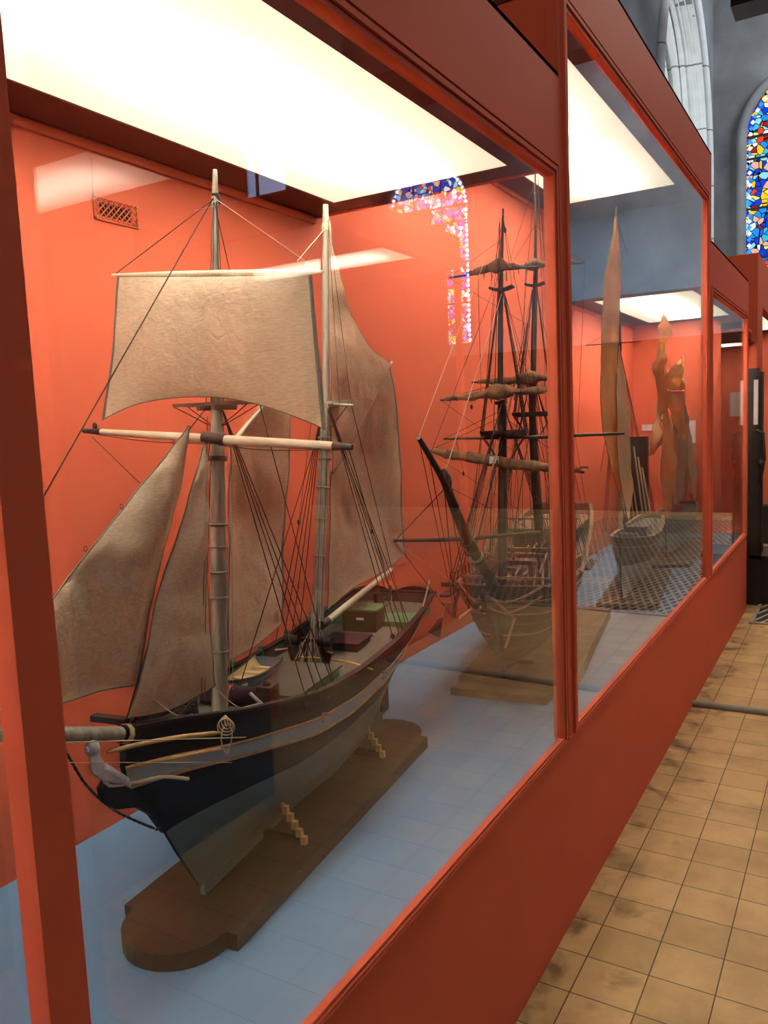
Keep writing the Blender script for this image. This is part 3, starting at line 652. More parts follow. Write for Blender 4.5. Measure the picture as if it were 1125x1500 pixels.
# square topsail with its two yards
sy = .235
yU = obj('topsail_yard', MB().tube([F1.tr(164, 403, sy), F1.tr(240, 402, sy), F1.tr(318, 401, sy), F1.tr(400, 399, sy), F1.tr(474, 398, sy)], [.003, .0062, .0075, .0062, .003], 10), 'spar', S1)
yL = obj('lower_yard', MB().tube([F1.tr(122, 631, .20), F1.tr(140, 632, .20), F1.tr(310, 643, .20), F1.tr(480, 653, .20), F1.tr(515, 655, .20)], [.0045, .0062, .0100, .0088, .0052], 12), 'spar', S1)
obj('yard_arm_tip', MB().tube([F1.tr(122, 631, .20), F1.tr(148, 632.5, .20)], [.0050, .0078], 10), 'dspar', yL)
obj('yard_arm_tip', MB().tube([F1.tr(488, 653.5, .20), F1.tr(516, 655, .20)], [.0090, .0056], 10), 'dspar', yL)
obj('yard_sling', MB().tube([F1.tr(298, 640, .20), F1.tr(330, 644, .20)], .0125, 10), 'brown', yL)
t_ = lambda x, y: F1.tr(x, y, .215)
sail('square_topsail', S1, 'sail', [t_(172, 405), t_(318, 405), t_(456, 402)], [t_(150, 615), t_(195, 594), t_(250, 583), t_(320, 582), t_(385, 594), t_(440, 613), t_(477, 629)],
     [t_(172, 405), t_(166, 500), t_(150, 615)], [t_(456, 402), t_(466, 510), t_(477, 629)], -F1.u, .030, .0035, N=46, seed=1)
for x in range(180, 460, 16): line('robband', yU, F1.tr(x, 401, sy-.004), t_(x, 408), .0009, 'ropel')
# fore-and-aft sails (name, top, bottom, left, right in sight coordinates on the ship's centre plane)
def fsail(name, m, top, bot, left, right, t=0.0, belly=.02, wr=.007, seed=0, N=36, sides='r'):
    g = lambda L_: [F1.fa(x, y, t+(q[0] if q else 0)) for x, y, *q in L_]
    return sail(name, S1, m, g(top), g(bot), g(left), g(right), F1.n, belly, wr, N=N, seed=seed, hem_sides=sides)
fsail('flying_jib', 'sail', [(277, 624), (279, 625)], [(-50, 1052), (30, 1038), (92, 1030), (150, 1012), (201, 1003)], [(277, 624), (180, 745), (80, 873), (-50, 1052)], [(279, 625), (262, 720), (238, 815), (218, 905), (201, 1003)], t=-.012, belly=.022, seed=4)
fsail('fore_staysail', 'sail', [(299, 648), (302, 650)], [(186, 1052), (240, 1042), (285, 1022), (314, 1004)], [(299, 648), (268, 760), (228, 885), (205, 990), (186, 1052)], [(302, 650), (304, 800), (307, 930), (314, 1004)], t=.004, belly=.02, seed=9)
fsail('gaff_foresail', 'sail2', [(338, 652), (378, 600), (426, 545)], [(333, 968), (375, 945), (413, 914)], [(338, 652), (336, 800), (333, 968)], [(426, 545), (424, 640), (418, 780), (413, 914)], t=-.01, belly=-.025, seed=14)
fsail('gaff_mainsail', 'sail2', [(485, 697), (530, 612), (572, 535)], [(479, 893), (520, 860), (560, 838), (594, 812)], [(485, 697), (482, 800), (479, 893)], [(572, 535), (583, 610), (588, 720), (590, 770), (594, 812)], t=.0, belly=-.03, seed=21)
fsail('gaff_topsail', 'sail2', [(481, 322), (483, 322)], [(487, 694), (520, 640), (550, 585), (572, 533)], [(481, 322), (482, 450), (484, 600), (487, 694)], [(483, 322), (492, 385), (512, 452), (538, 503), (572, 533)], t=.012, belly=.012, wr=.007, seed=28, sides='')
spar('fore_gaff', S1, F1.fa(343, 646, -.012), F1.fa(428, 540, -.012), .0062, .0045, 'spar')
spar('main_gaff', S1, F1.fa(486, 693, -.006), F1.fa(574, 530, -.006), .0060, .0040, 'spar')
bm = spar('main_boom', S1, F1.fa(478, 911, .02), F1.fa(573, 834, .0), .0095, .0085, 'spar', 12)
obj('boom_jaw', MB().tube([F1.fa(470, 916, .02), F1.fa(480, 909, .02)], [.013, .011], 8), 'brown', bm)
for (x, y) in ((257, 648), (236, 682), (180, 742), (127, 804)): obj('hank', MB().ring(F1.fa(x-2, y, -.012), F1.n, .0042, .0009, 10, 4), 'rope', S1)
# sprit / rolled spar by the mainsail head
spar('crosstree_spar', mmast, F1.tr(478, 592, sm_), F1.tr(518, 594, sm_), .004, .0035, 'spar')
# ---- standing rigging
def seg(name, a, b, r=.0012, m='rope', par=None, sag=0, n=2): return line(name, par or S1, a, b, r, m, sag, n)
ch_px = [(450, 1029), (466, 1021), (478, 1018), (492, 1012)]
for i, (x, y) in enumerate(ch_px):
    a_ = .30+.035*i; foot = H1.P(a_+.03, H1.zsh(a_)+.006, 1, -.006); foot = F1.fa(x, y, .155)
    top = fm0.lerp(fm1, .965)+F1.n*.012
    seg('shroud', top, foot, .0013)
    de = obj('deadeye', MB().ring(foot+V((0, 0, -.004)), F1.u, .0055, .0022, 12, 6), 'brown', S1)
    obj('lanyard', MB().tube([foot+V((0, 0, .004)), foot+V((0, 0, .026))], .0017, 5), 'rope', de)
for i in range(4):
    foot = W(.30+.06*i, -.155, 1.0); seg('shroud', fm0.lerp(fm1, .965)-F1.n*.012, foot, .0013)
    foot = W(.72+.05*i, -.155, 1.0); seg('shroud', mm0.lerp(mm1, .965)-F1.n*.012, foot, .0013)
for i, (x, y) in enumerate([(575, 932), (585, 930), (592, 927), (602, 922)]):
    foot = F1.fa(x, y, .15); seg('shroud', mm0.lerp(mm1, .965)+F1.n*.010, foot, .0013)
    de = obj('deadeye', MB().ring(foot, F1.u, .0055, .0022, 12, 6), 'black', S1)
for x, y in ((577, 938), (588, 938), (596, 932), (582, 946)): obj('belaying_pin', MB().tube([F1.fa(x, y, .145)+V((0, 0, -.012)), F1.fa(x, y, .145)+V((0, 0, .014))], [.002, .004], 6), 'black', S1)
seg('backstay', F1.fa(315, 300, .004), W(s0+.02, .09, ctz+.006), .0011)
for dx in (-9, -5, 5, 9): seg('topmast_shroud', F1.tr(315+dx*.3, 296, s0), F1.tr(318+dx*1.8, 590, s0), .0009)
seg('backstay', W(s0+.02, .092, ctz), F1.fa(492, 1012, .155), .0011)
seg('forestay', F1.fa(317, 282), F1.fa(62, 730, -.0), .0013); seg('forestay', F1.fa(62, 730, .0), F1.fa(-150, 1090, .0), .0013)
seg('jib_stay', F1.fa(300, 600, -.012), F1.fa(-60, 1068, -.012), .0012); seg('inner_stay', F1.fa(305, 640, .004), F1.fa(184, 1058, .004), .0014)
seg('inner_stay', F1.fa(300, 645, .0), F1.fa(206, 990, -.004), .0012, 'ropew')
seg('topsail_lift', F1.tr(313, 292, s0), F1.tr(168, 402, sy), .0010); seg('topsail_lift', F1.tr(317, 292, s0), F1.tr(470, 398, sy), .0006, 'ropew')
seg('yard_brace', F1.tr(135, 640, .2), F1.fa(205, 708, -.2), .0010); seg('yard_brace', F1.tr(510, 655, .2), F1.fa(590, 925, .13), .0010)
seg('yard_footrope', F1.tr(140, 636, .19), F1.tr(310, 650, .19), .0009, 'rope', None, .006, 8); seg('yard_footrope', F1.tr(320, 652, .19), F1.tr(470, 658, .19), .0009, 'rope', None, .006, 8)
seg('main_topmast_stay', F1.fa(476, 330), F1.fa(335, 592), .0009); seg('main_stay', F1.fa(476, 604), W(.25, 0, 1.0), .0014)
seg('stay', F1.tr(476, 335, sm_), F1.fa(436, 382, 0), .0011, 'ropel')
for (xa, ya, xb, yb) in ((500, 410, 497, 592), (497, 350, 515, 594)): seg('topmast_backstay', F1.fa(481, 330, .02), F1.fa(xb, yb, .06), .0008)
seg('topmast_backstay', F1.fa(515, 594, .06), F1.fa(597, 926, .15), .0010)
seg('topping_lift', F1.fa(480, 600, .02), F1.fa(572, 850, .03), .0010)
seg('boom_sheet', F1.fa(571, 838, .0), F1.fa(577, 935, .05), .0013, 'ropel'); block(S1, F1.fa(572, 862, .02), .009)
for (x, y) in ((438, 765), (545, 778), (139, 624), (492, 642)): block(S1, F1.fa(x, y, -.02) if x > 200 else F1.tr(x, y, .2), .0065, 'black')
seg('halyard', F1.fa(457, 612, 0), F1.fa(438, 762, -.02), .0007); seg('halyard', F1.fa(438, 770, -.02), F1.fa(410, 912, -.03), .0007)
for dx in (0, 5): seg('halyard', F1.fa(334+dx, 640, .01), F1.fa(336+dx, 1010, .02), .0008, 'ropel')
for dx in (-6, -11): seg('halyard', F1.fa(304, 610, .01), F1.fa(306+dx, 1020, .01), .0008, 'redstripe' if dx == -6 else 'rope')
for x in (474, 481): seg('halyard', F1.fa(x, 600, .014), F1.fa(x-12, 955, .015), .0007)
seg('guest_rope', F1.fa(80, 1088, .02), F1.fa(360, 1080, .155), .0010, 'ropel'); seg('guest_rope', F1.fa(85, 1117, .01), F1.fa(340, 1117, .12), .0008, 'ropel')
seg('sheet', F1.fa(201, 1004, -.01), F1.fa(270, 1054, .05), .0013, 'ropel', None, .006, 8); seg('sheet', F1.fa(314, 1006, .004), F1.fa(372, 1046, .09), .0013, 'ropel', None, .01, 8)
# rope hank on the starboard rail
rk = MB()
for i in range(4): rk.ring(F1.fa(331, 1056+i*3, .128), F1.u*(1 if i % 2 else .6)+F1.n*(.5-.3*i), .010+.002*i, .0014, 14, 5)
rk.tube(spline([F1.fa(328, 1062, .14), F1.fa(324, 1085, .135), F1.fa(333, 1105, .13), F1.fa(340, 1075, .14), F1.fa(335, 1060, .14)], 16), .0013, 5)
obj('rope_coil', rk, 'ropel', S1)
# ---- deck fittings
dz1 = lambda s: interp([(-.1, 1.045), (.15, .998), (.4, .962), (.6, .955), (.9, .962), (1.2, .995)], s)
# windlass with pawls
wl = obj('windlass', MB().tube([W(.275, -.10, 1.005), W(.275, .085, 1.005)], [.024, .024], 14), 'hatch', S1)
obj('windlass_bitt', MB().fbox(F1, .26, .30, .05, .085, dz1(.28), 1.035).ball(W(.28, .067, 1.038), .010), 'brown', wl)
obj('windlass_bitt', MB().fbox(F1, .26, .30, -.085, -.05, dz1(.28), 1.035).ball(W(.28, -.067, 1.038), .010), 'brown', wl)
for i in range(4): obj('pawl_stripe', MB().tube([W(.275, -.045+.008*i, 1.005), W(.275, -.041+.008*i, 1.005)], .0255, 14), 'redstripe', wl)
# anchor lying on the foredeck
an = MB(); an.tube([W(.08, .05, 1.03), W(.24, .075, 1.005)], .0055, 6); an.tube(spline([W(.075, .01, 1.035), W(.06, .05, 1.03), W(.09, .09, 1.03)], 8), .004, 6); an.tube([W(.235, .05, 1.03), W(.235, .10, .99)], .004, 6)
obj('anchor', an, 'mast', S1)
rc = MB()
for i in range(5): rc.ring(W(.13, -.04, 1.015+.004*i), (0.2, .1*i, 1), .022, .003, 14, 5)
rc.tube(spline([W(.16, -.03, 1.06), W(.14, -.02, 1.03), W(.11, -.01, 1.05), W(.09, -.03, 1.02)], 14), .004, 6)
obj('rope_coil', rc, 'black', S1)
def dbox(name, s0, s1, t0, t1, h, m, top=None, topm=None, over=.006, z0=None, th=.006, par=None):
    z = (dz1((s0+s1)/2) if z0 is None else z0)
    o = obj(name, MB().fbox(F1, s0, s1, t0, t1, z-.012, z+h), m, par or S1)
    if top: obj(top, MB().fbox(F1, s0-over, s1+over, t0-over, t1+over, z+h, z+h+th), topm, o)
    return o
dbox('main_hatch', .36, .60, -.085, .095, .020, 'green', 'hatch_cover', 'tarp')
dbox('after_hatch', .80, .90, -.055, .06, .018, 'dgreen', 'hatch_cover', 'hatch')
hs = dbox('deckhouse', .97, 1.05, -.058, .05, .062, 'dgreen', 'deckhouse_roof', 'green', .008)
obj('deckhouse_handle', MB().ring(W(.99, 0, dz1(1.0)+.07), (0, 0, 1), .008, .002, 10, 5), 'ropel', hs)
obj('name_plate', MB().fbox(F1, .968, .97, -.012, .012, dz1(1.0)+.035, dz1(1.0)+.042), 'card', hs)
dbox('quarter_deck', 1.03, 1.235, -.14, .14, .004, 'green')
tr_ = obj('tiller', MB().tube([W(1.10, -.02, 1.02), W(1.21, .0, 1.03)], [.003, .005], 6), 'brown', S1)
# winches round the mainmast
for t in (-.045, .05):
    z = .955
    wn = obj('winch', MB().tube([W(.62, t, z), W(.62, t, z+.025), W(.62, t, z+.055), W(.62, t, z+.072)], [.011, .009, .017, .015], 12), 'brown', S1)
    obj('winch_drum', MB().tube([W(.62, t-.018, z+.084), W(.62, t+.018, z+.084)], .013, 12), 'black', wn)
    obj('winch_handle', MB().tube([W(.615, t, z+.062), W(.60, t+(-.045 if t < 0 else .03), z+.058)], [.003, .0035], 6), 'tan2', wn)
fb = MB(); fb.tube([W(.66, -.03, .955), W(.66, -.03, 1.03)], .006, 6).tube([W(.66, .035, .955), W(.66, .035, 1.03)], .006, 6).fbox(F1, .652, .668, -.045, .05, 1.025, 1.034)
obj('fife_rail', fb, 'brown', S1)
for i in range(8): seg('running_rope', mm0.lerp(mm1, .26)+F1.n*(.010*math.cos(i))+F1.u*(-.014), W(.645+.01*(i % 3), -.035+.01*i, .962), .0013, 'ropel' if i % 2 else 'mast', None)
for i in range(9):
    a_ = mm0.lerp(mm1, .20+.02*(i % 3))+F1.n*(.014*math.cos(i*.7))+F1.u*(.014*math.sin(i*.7)); b__ = W(.60+.012*(i % 4), -.05+.012*i, .96)
    obj('hanging_coil', MB().tube(spline([a_, a_.lerp(b__, .5)+F1.u*(-.012), b__], 8), .0017, 5), ('ropel', 'brown', 'mast')[i % 3], S1)
obj('pump_rod', MB().tube(spline([onZ(436, 962, .992), onZ(480, 965, .990), onZ(520, 972, .986), onZ(546, 981, .980)], 12), .0020, 6), 'brass', S1)
for a_, c in ((.50, (526, 990)), (.42, (497, 1003))):
    p = onZ(c[0], c[1], .968); k = MB(); k.tube([p-F1.u*.016, p-F1.u*.005+V((0, 0, .007)), p+F1.u*.005+V((0, 0, .007)), p+F1.u*.016], [.002, .005, .005, .002], 6)
    obj('cleat', k, 'tan2', S1)
# fairlead fittings below the rail
for x, y in ((472, 1046), (560, 985)):
    p = F1.fa(x, y, .172); k = MB(); k.tube([p, p+F1.n*.006+F1.u*.016+V((0, 0, -.004))], .003, 6); k.tube([p+V((0, 0, -.018)), p+F1.u*.010+V((0, 0, -.014))], .0028, 6); obj('boarding_cleat', k, 'tan2', S1)
# stanchions on the port bulwark
for s in (.35, .5, .65, .8, .95, 1.1): obj('stanchion', MB().fbox(F1, s-.005, s+.005, -.168, -.156, dz1(s)-.005, dz1(s)+.05), 'green', S1)
# ship's boat lying on the hatch
bt = MB(); bi = MB(); BW = .042; BL = .20; bs = .31; bt0 = -.06
def bp(a, v, o=0):
    wd = BW*(math.sin(PI*min(a*1.15+.02, 1)*.5)**.7 if a < .75 else math.cos((a-.75)*1.7))*(1-o); return bs+BL*a, wd*math.sin(v), .985+.004*(1-a)+.008*abs(2*a-1)**2+.030*(1-math.cos(v)) + o*.01
def boat_grid(o): return [[W(p[0], bt0+p[1], p[2]) for p in (bp(i/12, -PI/2+PI*j/10, o) for j in range(11))] for i in range(13)]
def boat_rows(o):
    R = []
    for i in range(13):
        a = i/12; w = BW*max(.05, math.sin(PI*min(a*.62+.04, .5)/1)**.8)*(1-o*.12)
        R.append([W(bs+BL*a, bt0+w*math.sin(-PI/2+PI*j/10), .978+.012*abs(2*a-1)**2+.034*(1-math.cos(-PI/2+PI*j/10))+o*.003) for j in range(11)])
    return R
bo = obj('ship_boat', MB().grid(boat_rows(0)), 'slate', S1)
obj('boat_lining', MB().grid([r[::-1] for r in boat_rows(1)]), 'cream', bo)
for a in (.2, .42, .64, .86): obj('thwart', MB().fbox(F1, bs+BL*a-.007, bs+BL*a+.007, bt0-.031, bt0+.031, 1.002, 1.006), 'cream', bo)
R = boat_rows(0)
for j in (0, 10): obj('gunwale', MB().tube([r[j] for r in R], .003, 6), 'brown', bo)
obj('transom', MB().add(R[-1], [tuple(range(11))]), 'slate', bo)
# rudder and stern fittings
obj('rudder', MB().fbox(F1, 1.10, 1.165, -.005, .005, .66, .90).fbox(F1, 1.10, 1.14, -.006, .006, .90, 1.06), 'navy', S1)
q = MB(); a1_, b1_, c1_ = F1.fa(627, 926, .13), F1.fa(640, 933, .13), F1.fa(644, 905, .13)
q.add([a1_, b1_, c1_, a1_+F1.n*.012, b1_+F1.n*.012, c1_+F1.n*.012], [(0, 1, 2), (5, 4, 3), (0, 3, 4, 1), (1, 4, 5, 2), (2, 5, 3, 0)])
obj('stern_bracket', q, 'navy', S1)
sr = MB(); sr.tube(spline([H1.P(.9, H1.zsh(.9)+.006, 1, -.01), W(1.2, .14, 1.05), W(1.262, .13, 1.075)], 8), .003, 6); sr.tube([W(1.262, .135, 1.03), W(1.262, .13, 1.078)], .003, 6)
obj('stern_rail', sr, 'ropel', S1)
tf = MB(); tf.grid([[W(1.262+.004*k, -.15+.3*i/12, 1.035+.020*h*abs(math.sin(2*PI*i/12))) for i in range(13)] for k, h in ((0, 0), (0, 1), (1, 1), (1, 0))], 0, False)
obj('taffrail', tf, 'cap', S1)

# ---- the shaped board and chocks it stands on
C1 = thing('display_board', 'dark brown round-ended wooden board under the large two-masted ship', 'stand', (-.42, 1.5, .608), math.radians(5.5))
c0 = V((-.383, 1.05, 0)); c1 = V((-.500, 2.06, 0)); u = (c1-c0).normalized(); n_ = V((u.y, -u.x, 0))
hw, rr, Lb = .138, .112, (c1-c0).length
out = [(0, -hw), (Lb, -hw)]
out += [(Lb, -rr)]+[(Lb+rr*.95*math.sin(PI*i/14), -rr*math.cos(PI*i/14)) for i in range(1, 14)]+[(Lb, rr), (Lb, hw), (0, hw), (0, rr)]+[(-rr*.95*math.sin(PI*i/14), rr*math.cos(PI*i/14)) for i in range(1, 14)]+[(0, -rr)]
n = len(out); bd = MB()
lo = [c0+u*a+n_*b+V((0, 0, .609)) for a, b in out]; hi = [p+V((0, 0, .034)) for p in lo]
bd.add(lo+hi, [tuple(range(n)), tuple(range(n, 2*n))[::-1]]+[(i, i+n, (i+1) % n+n, (i+1) % n) for i in range(n)])
obj('board', bd, 'cradle', C1)
for sx, pxs in ((.33, 0), (.83, 1)):
    for sd in (-1, 1):
        k = MB()
        for i in range(7):
            t0 = sd*(.118-.011*i); z = .643+.017*i
            k.fbox(F1, sx-.006, sx+.006, min(t0, t0-sd*.014), max(t0, t0-sd*.014), z, z+.019)
        obj('stepped_chock', k, 'block', C1)
    obj('cradle_web', MB().fbox(F1, sx-.004, sx+.004, -.105, .105, .643, .665), 'cradle', C1)
# ================================================================ ship two: dark square-rigger
F2 = Frame(-.33, 2.6, 8.6)
S2 = thing('model_ship', 'dark weathered square-rigged model ship with furled brown sails and a steep bowsprit', 'model ship', (-.33, 2.6, .658), math.radians(8.6))
W = F2.w
H2 = make_hull(F2, S2, None,
    [(0, 1.03), (.1, 1.005), (.3, .985), (.55, .985), (.62, 1.06), (.8, 1.09), (1, 1.16)],
    [(0, .70), (.1, .675), (1, .66)],
    [(0, .045), (.03, .10), (.07, .145), (.13, .18), (.22, .205), (.45, .215), (.7, .20), (.9, .17), (1, .14)],
    [(.66, .04), (.72, -.01), (.80, -.05), (.9, -.085), (1.0, -.10), (1.06, -.10)],
    [(.66, 1.14), (.85, 1.18), (.95, 1.25), (1.16, 1.33)],
    [('f', 0, 0), ('f', .12, 0), ('f', .3, 0), ('f', .5, 0), ('f', .65, 0), ('d', .10, 0), ('d', .06, 1), ('d', .0, 0)],
    ['hull2', 'hull2d'], 'tan2', 'tan2', 'red2', .05, kfull=[(0, .9), (.1, .62), (.25, .45), (.5, .38), (.8, .6), (1, 1.1)], capw=.012)
for d, m, r in ((.05, 'tan2', .004), (.075, 'hull2d', .004), (.10, 'tan2', .003), (.14, 'hull2', .004), (.18, 'tan2', .0025)): wale(H2, F2, H2.hull, 'd', d, r, m)
# head structure: knee, figure, head rails
kn = MB(); prof = [(.03, .67), (-.03, .74), (-.08, .82), (-.115, .88), (-.155, .93), (-.205, .975), (-.245, 1.035), (-.225, 1.045), (-.17, 1.0), (-.09, 1.01), (-.04, .9), (.05, .7)]
n = len(prof); vs = [W(s, -.008, z) for s, z in prof]+[W(s, .008, z) for s, z in prof]
kn.add(vs, [tuple(range(n))[::-1], tuple(range(n, 2*n))]+[(i, (i+1) % n, (i+1) % n+n, i+n) for i in range(n)]); obj('stem_knee', kn, 'hull2d', S2)
for sd in (-1, 1):
    for dz in (0, .035): obj('head_rail', MB().tube(spline([W(-.22, sd*.012, 1.02-dz), W(-.15, sd*.05, .985-dz), W(-.07, sd*.10, .99-dz), W(.0, sd*.15, 1.015-dz)], 10), .0045, 6), 'tan2', S2)
    an = MB(); a0 = W(.03, sd*.21, .93); an.tube([a0, a0+V((0.0, -.01, 0))+F2.u*-.09+V((0, 0, -.055))], .0045, 6)
    an.tube(spline([a0+F2.u*-.12+V((0, 0, -.03)), a0+F2.u*-.095+V((0, 0, -.06)), a0+F2.u*-.05+V((0, 0, -.065))+F2.n*sd*.01], 8), .004, 6)
    an.tube([a0-F2.n*.02, a0+F2.n*.02], .005, 6); obj('anchor', an, 'tan2', S2)
    obj('cathead', MB().fbox(F2, .0, .016, min(sd*.14, sd*.22), max(sd*.14, sd*.22), 1.0, 1.014), 'hull2', S2)
fg = MB().tube(spline([F2.fa(672, 868, -.02), F2.fa(665, 890, -.02), F2.fa(664, 905, -.02)], 8), [.006]*8, 8).ball(F2.fa(671, 862, -.02), .010); obj('figurehead', fg, 'hull2', S2)
for (a, b_) in (((740, 950), (754, 906)), ((690, 893), (674, 905)), ((727, 882), (752, 905))): obj('fender_timber', MB().tube([F2.fa(a[0], a[1], .1), F2.fa(b_[0], b_[1], .1)], .004, 6), 'tan2', S2)
# bowsprit
bsm = obj('bowsprit', MB().tube([F2.fa(735, 878), F2.fa(706, 828), F2.fa(684, 790), F2.fa(664, 740), F2.fa(652, 705)], [.020, .019, .017, .014, .012], 12), 'mast2', S2)
obj('jib_boom', MB().tube([F2.fa(668, 742, .008), F2.fa(645, 695, .008), F2.fa(628, 665, .008), F2.fa(613, 641, .008)], [.010, .009, .008, .0065], 10), 'mast2', bsm)
obj('mast_cap', MB().ball(F2.fa(655, 707), .020, .7, .8, 1.4, 6), 'mast2', bsm)
for p in ((690, 805), (697, 815), (684, 792), (700, 822)): obj('gammoning', MB().ring(F2.fa(*p), F2.fa(706, 828)-F2.fa(684, 790), .020, .004, 14, 5), 'ropel' if p[0] % 2 else 'dspar', bsm)
obj('bees_lashing', MB().ball(F2.fa(651, 697), .014, .8, .8, 1.5, 6), 'hull2', bsm)
st_ = -.27
obj('spritsail_yard', MB().tube([F2.tr(577, 792, st_), F2.tr(640, 791, st_), F2.tr(700, 788, st_), F2.tr(790, 779, st_)], [.004, .0065, .007, .0045], 8), 'dspar', S2)
# masts
def mast(name, pts, rs, tops=()):
    o = obj(name, MB().tube(pts, rs, 12), 'mast2', S2); return o
m1 = mast('foremast', [F2.fa(736, 872), F2.fa(736, 730), F2.fa(737, 600), F2.fa(736, 585)], [.0175, .0165, .014, .012])
obj('topmast', MB().tube([F2.fa(733, 640, -.008), F2.fa(733, 500, -.008), F2.fa(734, 400, -.008), F2.fa(734, 395, -.008)], [.011, .010, .0085, .008], 10), 'mast2', m1)
obj('topgallant_mast', MB().tube([F2.fa(734, 430), F2.fa(736, 350), F2.fa(737, 306)], [.0065, .0055, .0035], 8), 'mast2', m1)
block(m1, F2.fa(740, 337), .009, 'black')
m2 = mast('mainmast', [F2.fa(796, 860), F2.fa(788, 760), F2.fa(781, 640), F2.fa(779, 560)], [.026, .019, .017, .014])
obj('topmast', MB().tube([F2.fa(780, 610, .0), F2.fa(782, 500), F2.fa(785, 395)], [.013, .012, .010], 10), 'mast2', m2)
obj('topgallant_mast', MB().tube([F2.fa(784, 430), F2.fa(785, 330), F2.fa(784, 252)], [.008, .006, .0035], 8), 'mast2', m2)
m3 = mast('mizzenmast', [W(1.02, 0, 1.02), W(1.04, 0, 1.5), W(1.05, 0, 1.95)], [.015, .012, .005])
def top(parent, pc, s, hw, z, lip=.016):
    t_ = F2.tr(pc[0], pc[1], s); tc = (t_-F2.P).dot(F2.n)
    P_ = []
    for r, dz in ((hw*.2, -.0), (hw*.86, -.004), (hw, .004), (hw*1.02, lip), (hw*.95, lip), (hw*.9, .006), (0.002, .006)):
        P_.append([F2.w(s+r*.8*math.cos(2*PI*i/20), tc+r*math.sin(2*PI*i/20), t_.z+dz) for i in range(20)])
    o = obj('fighting_top', MB().grid([x[::-1] for x in P_], 0, False, True), 'mast2', parent, label='round dark platform on the mast'); return t_, o
sA = (F2.fa(737, 635)-F2.P).dot(F2.u); sB = (F2.fa(780, 612)-F2.P).dot(F2.u)
ta, _ = top(m1, (738, 637), sA, .086, 0); tb, _ = top(m2, (781, 609), sB, .088, 0)
sA2 = (F2.fa(734, 424)-F2.P).dot(F2.u); sB2 = (F2.fa(784, 418)-F2.P).dot(F2.u)
for par, (px_, py_), s in ((m1, (735, 424), sA2), (m2, (784, 418), sB2)):
    c = F2.tr(px_, py_, s); k = MB()
    for e in (-.018, .0, .018):
        q0 = c+F2.u*e; k.tube([q0-F2.n*.042+V((0, 0, .008)), q0-F2.n*.015, q0+F2.n*.015, q0+F2.n*.042+V((0, 0, .008))], .005, 6)
    k.tube([c-F2.u*.03, c+F2.u*.03], .006, 6); obj('crosstrees', k, 'mast2', par)
for par, c in ((m1, (736, 590)), (m2, (780, 548))): obj('mast_cap', MB().fbox(F2, (F2.fa(*c)-F2.P).dot(F2.u)-.02, (F2.fa(*c)-F2.P).dot(F2.u)+.02, -.022, .014, F2.fa(*c).z-.006, F2.fa(*c).z+.006), 'mast2', par)
# yards with furled sails
def furled(name, s, pts, bunt=None, r=.012, tip=.004, seedv=0, bare=.12):
    P_ = spline([F2.tr(x, y, s) for x, y in pts], 30); nn = len(P_)
    y_ = obj(name, MB().tube(P_, [lerp(tip, .0065, math.sin(PI*i/(nn-1))) for i in range(nn)], 8), 'dspar', S2)
    k0 = int(bare*nn); k1 = nn-k0; Q = []; R = []
    for i in range(k0, k1):
        f = (i-k0)/(k1-k0-1); w_ = noise.noise(V((i*.9, seedv, 1)))*.25+noise.noise(V((i*2.7, seedv, 5)))*.12
        rr_ = r*(.45+.75*math.sin(PI*f)**.5)*(1+w_)
        dz = 0
        if bunt:
            e = math.exp(-((P_[i]-F2.tr(bunt[0], bunt[1], s)).length/(bunt[2]))**2*1.1); rr_ = max(rr_, e*bunt[3]*(1+w_*.5)); dz = e*bunt[4]
        Q.append(P_[i]+V((0, 0, .004+dz))-F2.u*.006); R.append(rr_)
    ms = MB().tube(Q, R, 14)
    for i in range(len(ms.v)): 
        q = ms.v[i]; ms.v[i] = q+V((noise.noise(q*45+V((seedv, 0, 0))), noise.noise(q*45+V((9, seedv, 0))), noise.noise(q*38+V((3, 3, seedv)))))*.008
    fo = obj('furled_sail', ms, 'furl', y_)
    for i in range(3, len(Q)-2, 4):
        dd = (Q[i+1]-Q[i-1]); obj('gasket', MB().ring(Q[i], dd, R[i]*1.05+.001, .0014, 12, 4), 'dspar', fo)
    if bunt:   # short reef ends hanging off the bunt
        for i in range(5):
            x = bunt[0]-22+11*i; a_ = F2.tr(x, bunt[1]+4, s-.015); line('hanging_gasket', fo, a_, a_+V((0, 0, -.022-.01*(i % 2))), .0022, 'furl')
    return y_
furled('fore_course_yard', sA-.07, [(627, 661), (660, 667), (705, 673), (740, 678), (790, 685), (840, 690), (856, 692)], (745, 678, .07, .022, -.004), .0155, .004, 1, .05)
obj('sail_tear_patch', MB().fbox(F2, sA-.098, sA-.094, -.028, .006, 1.445, 1.47), 'fig', S2)
obj('lower_yard', MB().tube([F2.tr(650, 643, sA), F2.tr(700, 642, sA), F2.tr(790, 640, sA), F2.tr(860, 637, sA), F2.tr(915, 635, sA)], [.0035, .005, .006, .006, .004], 8), 'dspar', S2)
furled('fore_topsail_yard', sA-.05, [(645, 586), (690, 583), (735, 578), (775, 574), (812, 571)], (731, 573, .052, .032, .006), .0115, .0035, 2, .08)
furled('main_topsail_yard', sB-.05, [(691, 560), (735, 560), (779, 557), (800, 556), (822, 560)], (776, 554, .05, .034, .006), .013, .0035, 3, .12)
furled('fore_topgallant_yard', sA2-.03, [(657, 407), (690, 402), (715, 396), (750, 393), (790, 391)], (731, 394, .042, .027, .006), .010, .003, 4, .2)
furled('main_topgallant_yard', sB2-.03, [(745, 395), (770, 392), (800, 389), (830, 387), (857, 384)], (782, 390, .04, .026, .006), .011, .003, 5, .15)
obj('cross_jack_yard', MB().tube([F2.tr(835, 692, 1.0), F2.tr(855, 684, 1.0), F2.tr(862, 685, 1.0)], .006, 8), 'tan2', S2)
